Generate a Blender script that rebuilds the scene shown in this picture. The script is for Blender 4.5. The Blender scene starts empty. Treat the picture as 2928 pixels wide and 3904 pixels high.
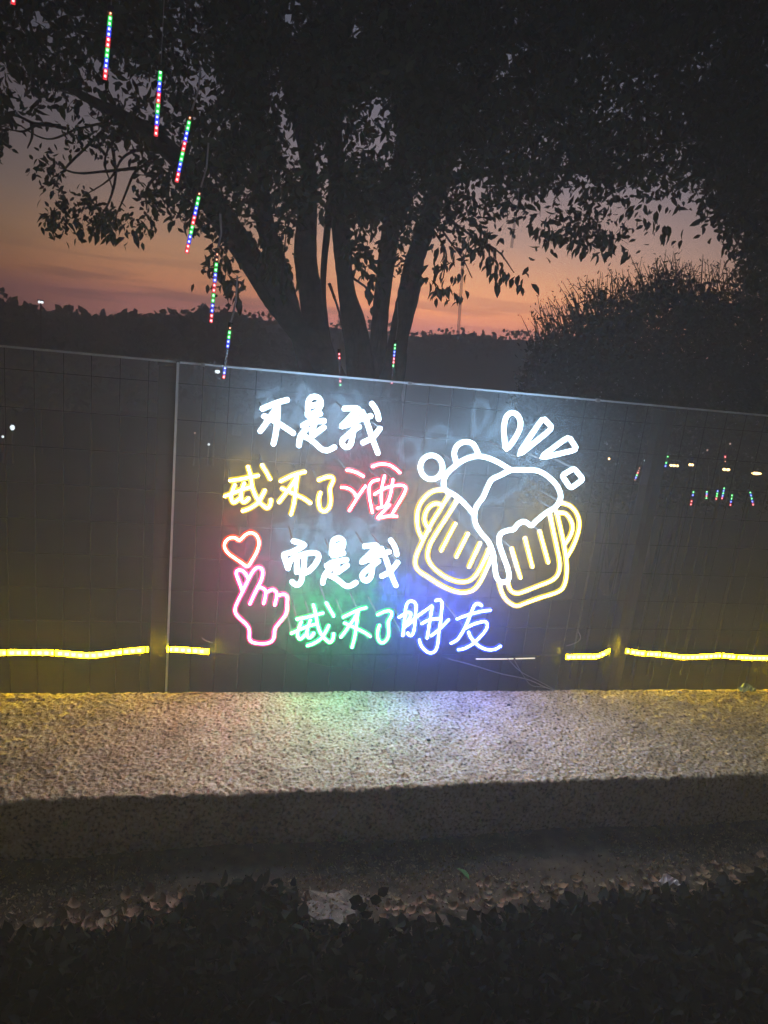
import bpy, math, random
import numpy as np
from mathutils import Vector, Matrix

random.seed(7)
rng = np.random.default_rng(11)
scene = bpy.context.scene
col = scene.collection

# ------------------------------------------------------------------ camera
CAM_H = 1.20                      # lens height above the granite coping (z = 0)
FPX = 2820.0                      # focal length in photo pixels
HEAD, PITCH, ROLL = math.radians(76.6), math.radians(-14.2), math.radians(6.2)
Rh = Vector((math.sin(HEAD), -math.cos(HEAD), 0))
Fh = Vector((math.cos(HEAD), math.sin(HEAD), 0))
CF = Fh * math.cos(PITCH) + Vector((0, 0, 1)) * math.sin(PITCH)
U0 = Vector((0, 0, 1)) * math.cos(PITCH) - Fh * math.sin(PITCH)
CR = Rh * math.cos(ROLL) + U0 * math.sin(ROLL)
CU = U0 * math.cos(ROLL) - Rh * math.sin(ROLL)
CAM = Vector((0, 0, CAM_H))
cd = bpy.data.cameras.new('camera')
cam = bpy.data.objects.new('camera', cd)
col.objects.link(cam)
M = Matrix((CR, CU, -CF)).transposed().to_4x4()
M.translation = CAM
cam.matrix_world = M
cd.sensor_fit = 'VERTICAL'
cd.sensor_height = 36.0
cd.sensor_width = 27.0
cd.lens = 36.0 * FPX / 3904.0
cd.clip_start = 0.05
cd.clip_end = 500
scene.camera = cam

def ray(px, py):
    return (CF + CR * ((px - 1464) / FPX) - CU * ((py - 1952) / FPX))
def aty(px, py, y):               # where the sight line meets the upright plane at depth y
    d = ray(px, py); return CAM + d * (y / d.y)
def atz(px, py, z):
    d = ray(px, py); return CAM + d * ((z - CAM_H) / d.z)
def proj(p):
    v = p - CAM; zc = v.dot(CF)
    return (1464 + FPX * v.dot(CR) / zc, 1952 - FPX * v.dot(CU) / zc)

# ------------------------------------------------------------------ sky, sun, exposure
SKY_GAIN = 3.1
GLOW_DIR = ray(1900, 1290); GLOW_DIR.z = 0; GLOW_DIR.normalize()
w = bpy.data.worlds.new('World'); scene.world = w; w.use_nodes = True
nt = w.node_tree; N = nt.nodes; L = nt.links
N.clear()
out = N.new('ShaderNodeOutputWorld'); bg = N.new('ShaderNodeBackground')
tc = N.new('ShaderNodeTexCoord')
sep = N.new('ShaderNodeSeparateXYZ'); L.new(tc.outputs['Generated'], sep.inputs[0])
ramp = N.new('ShaderNodeValToRGB')
cr = ramp.color_ramp
stops = [(0.0, (.42, .155, .125)), (.022, (.60, .225, .115)), (.06, (.54, .24, .125)), (.115, (.30, .178, .145)),
         (.18, (.135, .112, .13)), (.26, (.060, .062, .086)), (.40, (.027, .030, .048)), (1.0, (.010, .012, .020))]
while len(cr.elements) < len(stops): cr.elements.new(0.5)
for e, (p, c) in zip(cr.elements, stops):
    e.position = p; e.color = (*c, 1)
L.new(sep.outputs['Z'], ramp.inputs['Fac'])
# brighter towards where the sun went down, greyer away from it
flat = N.new('ShaderNodeVectorMath'); flat.operation = 'MULTIPLY'; flat.inputs[1].default_value = (1, 1, 0)
L.new(tc.outputs['Generated'], flat.inputs[0])
nrm = N.new('ShaderNodeVectorMath'); nrm.operation = 'NORMALIZE'; L.new(flat.outputs[0], nrm.inputs[0])
dot = N.new('ShaderNodeVectorMath'); dot.operation = 'DOT_PRODUCT'; dot.inputs[1].default_value = GLOW_DIR
L.new(nrm.outputs[0], dot.inputs[0])
az = N.new('ShaderNodeValToRGB')
az.color_ramp.interpolation = 'EASE'
azs = [(0.0, (.02, .025, .04)), (.45, (.05, .06, .085)), (.80, (.17, .20, .235)), (.93, (.47, .51, .54)), (1.0, (1, 1, 1))]
while len(az.color_ramp.elements) < len(azs): az.color_ramp.elements.new(0.5)
for e, (p, c) in zip(az.color_ramp.elements, azs):
    e.position = p; e.color = (*c, 1)
L.new(dot.outputs['Value'], az.inputs['Fac'])
mul = N.new('ShaderNodeMix'); mul.data_type = 'RGBA'; mul.blend_type = 'MULTIPLY'; mul.inputs['Factor'].default_value = 1
L.new(az.outputs[0], mul.inputs['B'])
# thin dark cloud bars low over the horizon
mp = N.new('ShaderNodeMapping'); mp.inputs['Scale'].default_value = (5.0, 5.0, 75.0)
L.new(tc.outputs['Generated'], mp.inputs[0])
nz = N.new('ShaderNodeTexNoise'); nz.inputs['Scale'].default_value = 1.0; nz.inputs['Detail'].default_value = 6
L.new(mp.outputs[0], nz.inputs['Vector'])
cl = N.new('ShaderNodeMapRange'); cl.inputs['From Min'].default_value = .46; cl.inputs['From Max'].default_value = .60
cl.interpolation_type = 'SMOOTHSTEP'
L.new(nz.outputs['Fac'], cl.inputs['Value'])
band = N.new('ShaderNodeMapRange'); band.inputs['From Min'].default_value = .075; band.inputs['From Max'].default_value = .02
L.new(sep.outputs['Z'], band.inputs['Value'])
cm = N.new('ShaderNodeMath'); cm.operation = 'MULTIPLY'
L.new(cl.outputs[0], cm.inputs[0]); L.new(band.outputs[0], cm.inputs[1])
cmix = N.new('ShaderNodeMix'); cmix.data_type = 'RGBA'; cmix.inputs['B'].default_value = (.17, .085, .085, 1)
cm2 = N.new('ShaderNodeMath'); cm2.operation = 'MULTIPLY'; cm2.inputs[1].default_value = .5
L.new(cm.outputs[0], cm2.inputs[0])
L.new(cm2.outputs[0], cmix.inputs['Factor']); L.new(ramp.outputs[0], cmix.inputs['A']); L.new(cmix.outputs['Result'], mul.inputs['A'])
# the physical dusk sky underneath
sky = N.new('ShaderNodeTexSky'); sky.sky_type = 'NISHITA'; sky.sun_disc = False
sky.sun_elevation = math.radians(-2.0)
sky.sun_rotation = math.atan2(GLOW_DIR.x, GLOW_DIR.y)
add = N.new('ShaderNodeMix'); add.data_type = 'RGBA'; add.blend_type = 'ADD'; add.inputs['Factor'].default_value = .05
L.new(mul.outputs['Result'], add.inputs['A']); L.new(sky.outputs[0], add.inputs['B'])
bg.inputs['Strength'].default_value = SKY_GAIN
L.new(add.outputs['Result'], bg.inputs['Color']); L.new(bg.outputs[0], out.inputs[0])

sd = bpy.data.lights.new('sun', 'SUN'); sd.energy = 0.004; sd.angle = math.radians(8); sd.color = (1, .55, .35)
sun = bpy.data.objects.new('sun', sd); col.objects.link(sun)
sun.rotation_euler = Vector((-GLOW_DIR.x, -GLOW_DIR.y, -.01)).to_track_quat('-Z', 'Y').to_euler()

vs = scene.view_settings
vs.view_transform = 'Standard'; vs.look = 'None'; vs.exposure = 0; vs.gamma = 1; vs.use_curve_mapping = False
cy = scene.cycles
cy.use_denoising = True
cy.max_bounces = 4; cy.diffuse_bounces = 2; cy.glossy_bounces = 1; cy.transmission_bounces = 2
cy.transparent_max_bounces = 10; cy.volume_bounces = 0
cy.sample_clamp_indirect = 4.0
cy.use_light_tree = False

# ------------------------------------------------------------------ helpers
def mat(name):
    m = bpy.data.materials.new(name); m.use_nodes = True
    return m, m.node_tree.nodes, m.node_tree.links, m.node_tree.nodes['Principled BSDF']

def plain(name, color, rough=.7, metal=0, spec=.3, vary=0.0, vscale=20):
    m, n, l, p = mat(name)
    p.inputs['Roughness'].default_value = rough; p.inputs['Metallic'].default_value = metal
    p.inputs['Specular IOR Level'].default_value = spec
    t = n.new('ShaderNodeTexNoise'); t.inputs['Scale'].default_value = vscale; t.inputs['Detail'].default_value = 5
    g = n.new('ShaderNodeTexCoord'); l.new(g.outputs['Object'], t.inputs['Vector'])
    r = n.new('ShaderNodeValToRGB')
    r.color_ramp.elements[0].position = .3; r.color_ramp.elements[1].position = .7
    r.color_ramp.elements[0].color = (*[c * (1 - vary) for c in color], 1)
    r.color_ramp.elements[1].color = (*[min(1, c * (1 + vary)) for c in color], 1)
    l.new(t.outputs['Fac'], r.inputs[0]); l.new(r.outputs[0], p.inputs['Base Color'])
    return m

def glow(name, color, strength, base=(.6, .6, .6), lit=True):
    m, n, l, p = mat(name)
    if not lit: m.cycles.emission_sampling = 'NONE'
    p.inputs['Base Color'].default_value = (*base, 1); p.inputs['Roughness'].default_value = .35
    p.inputs['Emission Color'].default_value = (*color, 1); p.inputs['Emission Strength'].default_value = strength
    return m

def clear(name, diffuse_share, tint=(1, 1, 1), gloss=.04, diffuse_col=(.8, .8, .8), scale=9.0, both=True):
    """see-through sheet with a diffuse film that catches light and a faint reflection"""
    m, n, l, p = mat(name); n.remove(p)
    o = n['Material Output']
    tr = n.new('ShaderNodeBsdfTransparent'); tr.inputs[0].default_value = (*tint, 1)
    df = n.new('ShaderNodeBsdfDiffuse'); df.inputs[0].default_value = (*diffuse_col, 1)
    gl = n.new('ShaderNodeBsdfGlossy'); gl.inputs['Roughness'].default_value = .12
    t = n.new('ShaderNodeTexNoise'); t.inputs['Scale'].default_value = scale; t.inputs['Detail'].default_value = 6
    g = n.new('ShaderNodeTexCoord'); l.new(g.outputs['Object'], t.inputs['Vector'])
    mr = n.new('ShaderNodeMapRange'); mr.inputs['From Min'].default_value = .25; mr.inputs['From Max'].default_value = .75
    mr.inputs['To Min'].default_value = diffuse_share * .92; mr.inputs['To Max'].default_value = diffuse_share * 1.08
    l.new(t.outputs['Fac'], mr.inputs['Value'])
    m1 = n.new('ShaderNodeMixShader'); l.new(mr.outputs[0], m1.inputs[0]); l.new(tr.outputs[0], m1.inputs[1]); l.new(df.outputs[0], m1.inputs[2])
    m2 = n.new('ShaderNodeMixShader'); m2.inputs[0].default_value = gloss
    l.new(m1.outputs[0], m2.inputs[1]); l.new(gl.outputs[0], m2.inputs[2])
    l.new(m2.outputs[0], o.inputs['Surface'])
    return m

class MB:
    def __init__(s): s.v = []; s.f = []; s.m = []
    def add(s, vs_, fs, mi=0):
        b = len(s.v); s.v += [tuple(x) for x in vs_]
        for f in fs: s.f.append(tuple(b + i for i in f)); s.m.append(mi)
    def box(s, c, size, rot=None, mi=0):
        hx, hy, hz = [k / 2 for k in size]
        vv = [Vector((x, y, z)) for x in (-hx, hx) for y in (-hy, hy) for z in (-hz, hz)]
        if rot is not None: vv = [rot @ x for x in vv]
        s.add([Vector(c) + x for x in vv], [(0, 1, 3, 2), (4, 6, 7, 5), (0, 4, 5, 1), (2, 3, 7, 6), (0, 2, 6, 4), (1, 5, 7, 3)], mi)
    def tube(s, pts, rad, seg=8, mi=0, caps=True, wob=0.0):
        pts = [Vector(p) for p in pts]; n = len(pts)
        rads = [rad] * n if not hasattr(rad, '__len__') else list(rad)
        up = Vector((0, 0, 1)); b = len(s.v); prev = None
        for i, p in enumerate(pts):
            t = (pts[min(i + 1, n - 1)] - pts[max(i - 1, 0)]).normalized()
            a = prev - t * prev.dot(t) if prev is not None else t.cross(up if abs(t.z) < .95 else Vector((1, 0, 0)))
            a.normalize(); prev = a; c = t.cross(a)
            for k in range(seg):
                th = 2 * math.pi * k / seg
                r = rads[i] * (1 + (random.uniform(-wob, wob) if wob else 0))
                s.v.append(tuple(p + a * (math.cos(th) * r) + c * (math.sin(th) * r)))
        for i in range(n - 1):
            for k in range(seg):
                k2 = (k + 1) % seg
                s.f.append((b + i * seg + k, b + i * seg + k2, b + (i + 1) * seg + k2, b + (i + 1) * seg + k)); s.m.append(mi)
        if caps:
            s.f.append(tuple(b + k for k in range(seg))[::-1]); s.m.append(mi)
            s.f.append(tuple(b + (n - 1) * seg + k for k in range(seg))); s.m.append(mi)
    def mesh(s, name, mats, smooth=False):
        me = bpy.data.meshes.new(name); me.from_pydata(s.v, [], s.f)
        for m in (mats if isinstance(mats, (list, tuple)) else [mats]): me.materials.append(m)
        me.polygons.foreach_set('material_index', s.m)
        if smooth: me.polygons.foreach_set('use_smooth', [True] * len(s.f))
        me.update(); return me
    def build(s, name, mats, parent=None, smooth=False):
        return link(name, s.mesh(name, mats, smooth), parent)

def link(name, data, parent=None, loc=None):
    o = bpy.data.objects.new(name, data); col.objects.link(o)
    if parent is not None: o.parent = parent
    if loc is not None: o.location = loc
    return o
def tag(o, label=None, cat=None, group=None, kind=None):
    if label: o['label'] = label
    if cat: o['category'] = cat
    if group: o['group'] = group
    if kind: o['kind'] = kind
    return o
def thing(name, label, cat, loc=(0, 0, 0), group=None):
    return tag(link(name, None, None, loc), label, cat, group)
def local(parent, p): return Vector(p) - parent.location   # things are only moved, never turned

def spline(pts, n=8, closed=False):
    P = [np.array(p, float) for p in pts]
    if closed and np.linalg.norm(P[0] - P[-1]) < 1e-6: P = P[:-1]
    if len(P) == 2: return [P[0] + (P[1] - P[0]) * t for t in np.linspace(0, 1, n)]
    k = len(P); res = []
    for i in range(k if closed else k - 1):
        g = (lambda j: P[j % k]) if closed else (lambda j: P[min(max(j, 0), k - 1)])
        p0, p1, p2, p3 = g(i - 1), g(i), g(i + 1), g(i + 2)
        if not closed and i == 0: p0 = 2 * p1 - p2
        if not closed and i == k - 2: p3 = 2 * p2 - p1
        for t in np.linspace(0, 1, n, endpoint=False):
            res.append(.5 * ((2 * p1) + (-p0 + p2) * t + (2 * p0 - 5 * p1 + 4 * p2 - p3) * t * t + (-p0 + 3 * p1 - 3 * p2 + p3) * t ** 3))
    if not closed: res.append(P[-1])
    return res

def vnoise(shape, cell, seed):
    """smooth value noise on a grid"""
    g = np.random.default_rng(seed)
    h, w_ = shape; gh, gw = int(h / cell) + 4, int(w_ / cell) + 4
    a = g.random((gh, gw))
    y = np.arange(h) / cell; x = np.arange(w_) / cell
    yi = y.astype(int); xi = x.astype(int); fy = y - yi; fx = x - xi
    fy = (fy * fy * (3 - 2 * fy))[:, None]; fx = (fx * fx * (3 - 2 * fx))[None]
    A = a[yi][:, xi]; B = a[yi][:, xi + 1]; C = a[yi + 1][:, xi]; D = a[yi + 1][:, xi + 1]
    return A * (1 - fy) * (1 - fx) + B * (1 - fy) * fx + C * fy * (1 - fx) + D * fy * fx

# key planes of the place
Y_BACK = atz(1464, 2634, 0).y        # far edge of the coping
Y_FRONT = atz(1464, 3005, 0).y       # near edge of the coping
GROUND_Z = -0.16                     # soil on this side
Y_SIGN = Y_BACK + 0.020
Y_STRIP = Y_BACK + 0.150
Y_POST = Y_BACK + 0.250
Y_SCREEN = Y_BACK + 0.180
Y_MESH = Y_BACK + 0.210
Z_RAIL = aty(1464, 1452, Y_SCREEN).z
print('planes', Y_FRONT, Y_BACK, Z_RAIL)

# ------------------------------------------------------------------ materials
M_bark = plain('bark', (.075, .06, .05), .9, vary=.4, vscale=18)
nn = M_bark.node_tree.nodes; bp = nn.new('ShaderNodeBump'); bp.inputs['Distance'].default_value = .03; tx = nn.new('ShaderNodeTexNoise'); tx.inputs['Scale'].default_value = 22; tx.inputs['Detail'].default_value = 7
M_bark.node_tree.links.new(tx.outputs['Fac'], bp.inputs['Height']); M_bark.node_tree.links.new(bp.outputs[0], nn['Principled BSDF'].inputs['Normal'])
M_leaf = plain('leaf', (.045, .06, .025), .6, vary=.4, vscale=3)
M_leaf2 = plain('shrub_leaf', (.022, .028, .016), .85, spec=.05, vary=.4, vscale=3)
M_far = plain('far_foliage', (.02, .025, .018), .8, vary=.3, vscale=1)
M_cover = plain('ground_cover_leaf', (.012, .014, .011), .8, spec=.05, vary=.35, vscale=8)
M_soil = plain('soil', (.085, .068, .05), .95, vary=.55, vscale=30)
M_field = plain('dark_field', (.03, .035, .025), .95, vary=.4, vscale=.6)
M_black = plain('black_plastic', (.02, .02, .02), .5, vary=.2)
M_post = plain('post_paint', (.035, .033, .03), .55, metal=.2, vary=.3, vscale=40)
M_wire = plain('dull_wire', (.022, .022, .02), .8, spec=.1, vary=.3, vscale=60)
M_rail = plain('rail_steel', (.5, .5, .5), .35, metal=.5, vary=.2, vscale=60)
M_cable = plain('grey_cable', (.35, .33, .32), .5, vary=.2)
M_litter = [plain('dead_leaf_a', (.26, .18, .115), .8, vary=.35, vscale=40), plain('dead_leaf_b', (.31, .21, .15), .8, vary=.35, vscale=40),
            plain('dead_leaf_c', (.25, .20, .13), .8, vary=.35, vscale=40)]
M_green = plain('green_leaf', (.07, .22, .07), .5, vary=.3, vscale=40)
M_lit_soil = plain('pale_lit_soil', (.18, .165, .135), .9, vary=.5, vscale=45)
M_screen = clear('glow_acrylic', .17, gloss=.018, diffuse_col=(.75, .78, .8))  # diffuse share added so the sheet picks up the sign's glow
M_edge = plain('acrylic_edge', (.75, .8, .82), .4, vary=.1)
M_tubeplastic = clear('frosted_tube', .25, gloss=.08, diffuse_col=(.35, .35, .38), scale=60)

# granite: coarse grey-beige grains
M_granite, n, l, p = mat('bush_hammered_granite')
p.inputs['Roughness'].default_value = .85; p.inputs['Specular IOR Level'].default_value = .25
g = n.new('ShaderNodeTexCoord')
t1 = n.new('ShaderNodeTexNoise'); t1.inputs['Scale'].default_value = 110; t1.inputs['Detail'].default_value = 4
t2 = n.new('ShaderNodeTexNoise'); t2.inputs['Scale'].default_value = 9; t2.inputs['Detail'].default_value = 5
t3 = n.new('ShaderNodeTexVoronoi'); t3.inputs['Scale'].default_value = 260
for t in (t1, t2, t3): l.new(g.outputs['Object'], t.inputs['Vector'])
r1 = n.new('ShaderNodeValToRGB')
for e, (ps, c) in zip([r1.color_ramp.elements[0], r1.color_ramp.elements[1], r1.color_ramp.elements.new(.5)],
                      [(.33, (.07, .06, .05)), (.66, (.76, .61, .38)), (.46, (.50, .385, .225))]):
    e.position = ps; e.color = (*c, 1)
l.new(t1.outputs['Fac'], r1.inputs[0])
r2 = n.new('ShaderNodeValToRGB'); r2.color_ramp.elements[0].position = .3; r2.color_ramp.elements[1].position = .62
r2.color_ramp.elements[0].color = (.62, .60, .58, 1); r2.color_ramp.elements[1].color = (1, 1, 1, 1)
l.new(t2.outputs['Fac'], r2.inputs[0])
mx = n.new('ShaderNodeMix'); mx.data_type = 'RGBA'; mx.blend_type = 'MULTIPLY'; mx.inputs['Factor'].default_value = 1
l.new(r1.outputs[0], mx.inputs['A']); l.new(r2.outputs[0], mx.inputs['B']); l.new(mx.outputs['Result'], p.inputs['Base Color'])
bp = n.new('ShaderNodeBump'); bp.inputs['Strength'].default_value = .6; bp.inputs['Distance'].default_value = .002
l.new(t3.outputs['Distance'], bp.inputs['Height']); l.new(bp.outputs[0], p.inputs['Normal'])

# ------------------------------------------------------------------ the ground, one sheet
def ground_z(x, y):
    if y < Y_FRONT + .3: return GROUND_Z + .012 * math.sin(7 * x + 1) * math.sin(9 * y)
    t = min(1, (y - Y_BACK) / 1.0); t = max(0, t)
    return GROUND_Z - 1.5 * t - .35 * min(1, max(0, (y - 6) / 25)) + .12 * math.sin(.7 * x + .5 * y) * min(1, max(0, (y - 3) / 4))
xs = sorted(set([round(v, 3) for v in list(np.linspace(-27, -4, 16)) + list(np.linspace(-4, 5, 91)) + list(np.linspace(5, 30, 16))]))
ys = sorted(set([round(v, 3) for v in list(np.linspace(-4, 1, 6)) + list(np.linspace(1, 4.5, 60)) + list(np.linspace(4.5, 24.5, 30))]))
gm = MB(); gm.v = [(x, y, ground_z(x, y)) for y in ys for x in xs]
nx = len(xs)
for j in range(len(ys) - 1):
    for i in range(nx - 1):
        gm.f.append((j * nx + i, j * nx + i + 1, (j + 1) * nx + i + 1, (j + 1) * nx + i)); gm.m.append(0 if ys[j] < Y_BACK + .2 else 1)
tag(gm.build('ground', [M_soil, M_field], smooth=True), kind='structure')
for m_, sc_, ds_ in ((M_soil, 70, .012), (M_field, 3, .1)):
    nn = m_.node_tree.nodes; bp = nn.new('ShaderNodeBump'); bp.inputs['Distance'].default_value = ds_; tx = nn.new('ShaderNodeTexNoise')
    tx.inputs['Scale'].default_value = sc_; tx.inputs['Detail'].default_value = 8
    m_.node_tree.links.new(tx.outputs['Fac'], bp.inputs['Height']); m_.node_tree.links.new(bp.outputs[0], nn['Principled BSDF'].inputs['Normal'])

# low far land closing the view
hm = MB(); n_h = 120
for i in range(n_h + 1):
    a = i / n_h; x = -26 + 55 * a; y = 22.8 + .5 * math.sin(5 * a)
    top = (.25 if a < .42 else .25 + .6 * min(1, (a - .42) / .06)) + .30 * math.sin(9 * a + 1) + .16 * math.sin(31 * a) + .08 * math.sin(83 * a + 2) + .16 * random.random()
    top = 1.2 - (1.2 - top) * .6; hm.v += [(x, y - 1.5, -2.3), (x, y - .4, top * .6), (x, y, top), (x, y + 1.0, -2.3)]
for i in range(n_h):
    b = i * 4
    for k in range(3): hm.f.append((b + k, b + k + 4, b + k + 5, b + k + 1)); hm.m.append(0)
tag(hm.build('far_hills', M_far, smooth=True), kind='structure')

a_ = rng.uniform(0, 1, 7000); fx = -26 + 55 * a_; fy = 22.0 + rng.uniform(-.5, .6, 7000)
ft = .45 + .66 * np.interp(a_, [0, .42, .5, 1], [0, 0, 1, 1]) + .16 * np.sin(23 * a_) * np.sin(61 * a_ + 1) + .10 * np.sin(140 * a_)
FARW = np.stack([fx, fy, ft + rng.uniform(-.55, .12, 7000)], 1)

# ------------------------------------------------------------------ granite coping wall
X0, X1 = atz(-250, 3053, 0).x - .65, atz(3200, 2628, 0).x + .85
STEP = .0032
r_e = .010; H_W = -GROUND_Z + .04
path = []      # cross-section (y, z, ny, nz)
for z in np.arange(-H_W, -r_e, .012): path.append((Y_FRONT, z, -1, 0))
for a in np.linspace(0, math.pi / 2, 6): path.append((Y_FRONT + r_e - r_e * math.cos(a), -r_e + r_e * math.sin(a), -math.cos(a), math.sin(a)))
for y in np.arange(Y_FRONT + r_e + STEP, Y_BACK - r_e, STEP): path.append((y, 0, 0, 1))
for a in np.linspace(0, math.pi / 2, 5): path.append((Y_BACK - r_e + r_e * math.sin(a), -r_e + r_e * math.cos(a), math.sin(a), math.cos(a)))
for z in np.arange(-r_e - .02, -H_W, -.03): path.append((Y_BACK, z, 1, 0))
path = np.array(path); ns = len(path); nxs = int((X1 - X0) / STEP)
xsg = np.linspace(X0, X1, nxs)
sh = (ns, nxs)
hgt = (abs(vnoise(sh, 3.3, 1) - .5) * -2.0 + .5) * .0040 + (vnoise(sh, 1.9, 2) - .5) * .0032 + (vnoise(sh, 3.9, 3) - .5) * .0036 \
      + (vnoise(sh, 18, 4) - .5) * .003 + (vnoise(sh, 70, 5) - .5) * .004
edge_wave = (vnoise((1, nxs), 9, 6)[0] - .5) * .010 + (vnoise((1, nxs), 40, 7)[0] - .5) * .010
PY, PZ, NY, NZ = [path[:, k][:, None] for k in range(4)]
V = np.empty((ns, nxs, 3))
V[..., 0] = xsg[None]; 
front_w = np.clip(1 - (PY - Y_FRONT) / .03, 0, 1)
V[..., 1] = PY + NY * hgt * 1.3 + front_w * edge_wave[None] * (PZ > -.06)
V[..., 2] = PZ + NZ * hgt
idx = np.arange(ns * nxs).reshape(ns, nxs)
F = np.stack([idx[:-1, :-1], idx[:-1, 1:], idx[1:, 1:], idx[1:, :-1]], -1).reshape(-1, 4)
me = bpy.data.meshes.new('granite_wall')
me.vertices.add(ns * nxs); me.vertices.foreach_set('co', V.reshape(-1))
me.loops.add(F.size); me.loops.foreach_set('vertex_index', F.reshape(-1).astype(np.int32))
me.polygons.add(len(F)); me.polygons.foreach_set('loop_start', np.arange(0, F.size, 4, dtype=np.int32))
me.update(calc_edges=True); me.validate(); me.materials.append(M_granite)
wall = tag(link('granite_wall', me), 'low wall with rough bush hammered granite top below the neon sign', 'wall')

# ------------------------------------------------------------------ mesh fence: posts, rail, wires
X_L, X_R = aty(-200, 1400, Y_MESH).x - .75, aty(3150, 1600, Y_MESH).x + .95
fence = thing('wire_fence', 'welded wire mesh fence with dark posts standing along the granite wall', 'fence', ((X_L + X_R) / 2, Y_MESH, GROUND_Z - .1))
for px, py in ((606, 2478), (2352, 2486)):
    xp = aty(px, py, Y_POST).x
    b = MB(); b.box(local(fence, (xp, Y_POST, (Z_RAIL - .02 + GROUND_Z - .1) / 2)), (.054, .05, Z_RAIL - .02 - GROUND_Z + .1))
    b.build('post', M_post, fence)
    b = MB(); b.box(local(fence, (xp, Y_POST, Z_RAIL - .012)), (.060, .056, .012)); b.build('post_cap', M_post, fence)
xw = X_L
PITCH_W = .082
k = 0
while xw < X_R:
    wob = random.uniform(-.002, .002)
    b = MB(); b.tube([local(fence, (xw + wob, Y_MESH, GROUND_Z - .1)), local(fence, (xw, Y_MESH, .4)), local(fence, (xw - wob, Y_MESH, Z_RAIL - .006))], .0010, 5)
    b.build('upright_wire', M_wire, fence); xw += PITCH_W
zw = .035
while zw < Z_RAIL - .02:
    b = MB(); b.tube([local(fence, (X_L + (X_R - X_L) * t, Y_MESH - .003, zw + random.uniform(-.002, .002))) for t in np.linspace(0, 1, 9)], .0010, 5)
    b.build('cross_wire', M_wire, fence); zw += .115

# acrylic sheets added before the mesh to carry the sign's glow, joint at the first post
XJ = aty(660, 1900, Y_SCREEN).x
Z_J = Z_RAIL
def screen(xa, xb, label):
    t = thing('glow_screen', label, 'screen', ((xa + xb) / 2, Y_SCREEN, 0.0))
    hx = (xb - xa) / 2; b = MB(); b.add([(-hx, -.003, -.13), (hx, -.003, -.13), (hx, -.003, Z_RAIL - .003), (-hx, -.003, Z_RAIL - .003)], [(0, 1, 2, 3)]); b.build('sheet', M_screen, t)
    b = MB(); b.box((0, 0, Z_RAIL), (xb - xa, .008, .006)); b.build('edge_strip', M_edge, t)
    return t
s1 = screen(X_L, XJ - .006, 'added glow-catching acrylic sheet between the photo edge and the fence post')
s2 = screen(XJ + .006, X_R, 'added glow-catching acrylic sheet behind the neon sign')
b = MB(); b.box(local(s2, (XJ, Y_SCREEN - .004, Z_RAIL / 2 - .06)), (.007, .010, Z_RAIL + .12)); b.build('joint_strip', M_edge, s2)
for px, py in ((1560, 1468), (2275, 1535), (775, 1378)):    # little clips on the top edge
    q = aty(px, py, Y_SCREEN)
    b = MB(); b.box(local(s2, (q.x, Y_SCREEN - .004, Z_RAIL)), (.012, .014, .012)); b.build('clip', M_rail, s2)

# ------------------------------------------------------------------ neon sign
TUBE = {}
def neon(name, c, core, jacket, js, back):
    TUBE[name] = [glow('neon_core_' + name, c, core), glow('neon_jacket_' + name, jacket, js, base=(.5, .5, .5)), glow('neon_back_' + name, c, back)]
K = 4.0
# last number: glow added on the tube's back to light the sheet behind
neon('white', (.40, .68, 1.0), 11.0 * K, (.70, .90, 1.0), 3.0, 15)
neon('yellow', (1.0, .70, .14), 9.5 * K, (.62, .40, .005), 2.0, 6)
neon('red', (1.0, .09, .13), 15.0 * K, (.80, .015, .045), 1.7, 7)
neon('heart', (1.0, .13, .07), 15.0 * K, (.85, .03, .015), 1.7, 8)
neon('pink', (1.0, .09, .32), 15.0 * K, (.75, .012, .13), 1.7, 8)
neon('green', (.07, 1.0, .34), 16.5 * K, (.0, .50, .07), 1.6, 14)
neon('blue', (.07, .13, 1.0), 28.0 * K, (.008, .025, .85), 2.4, 32)

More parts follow.
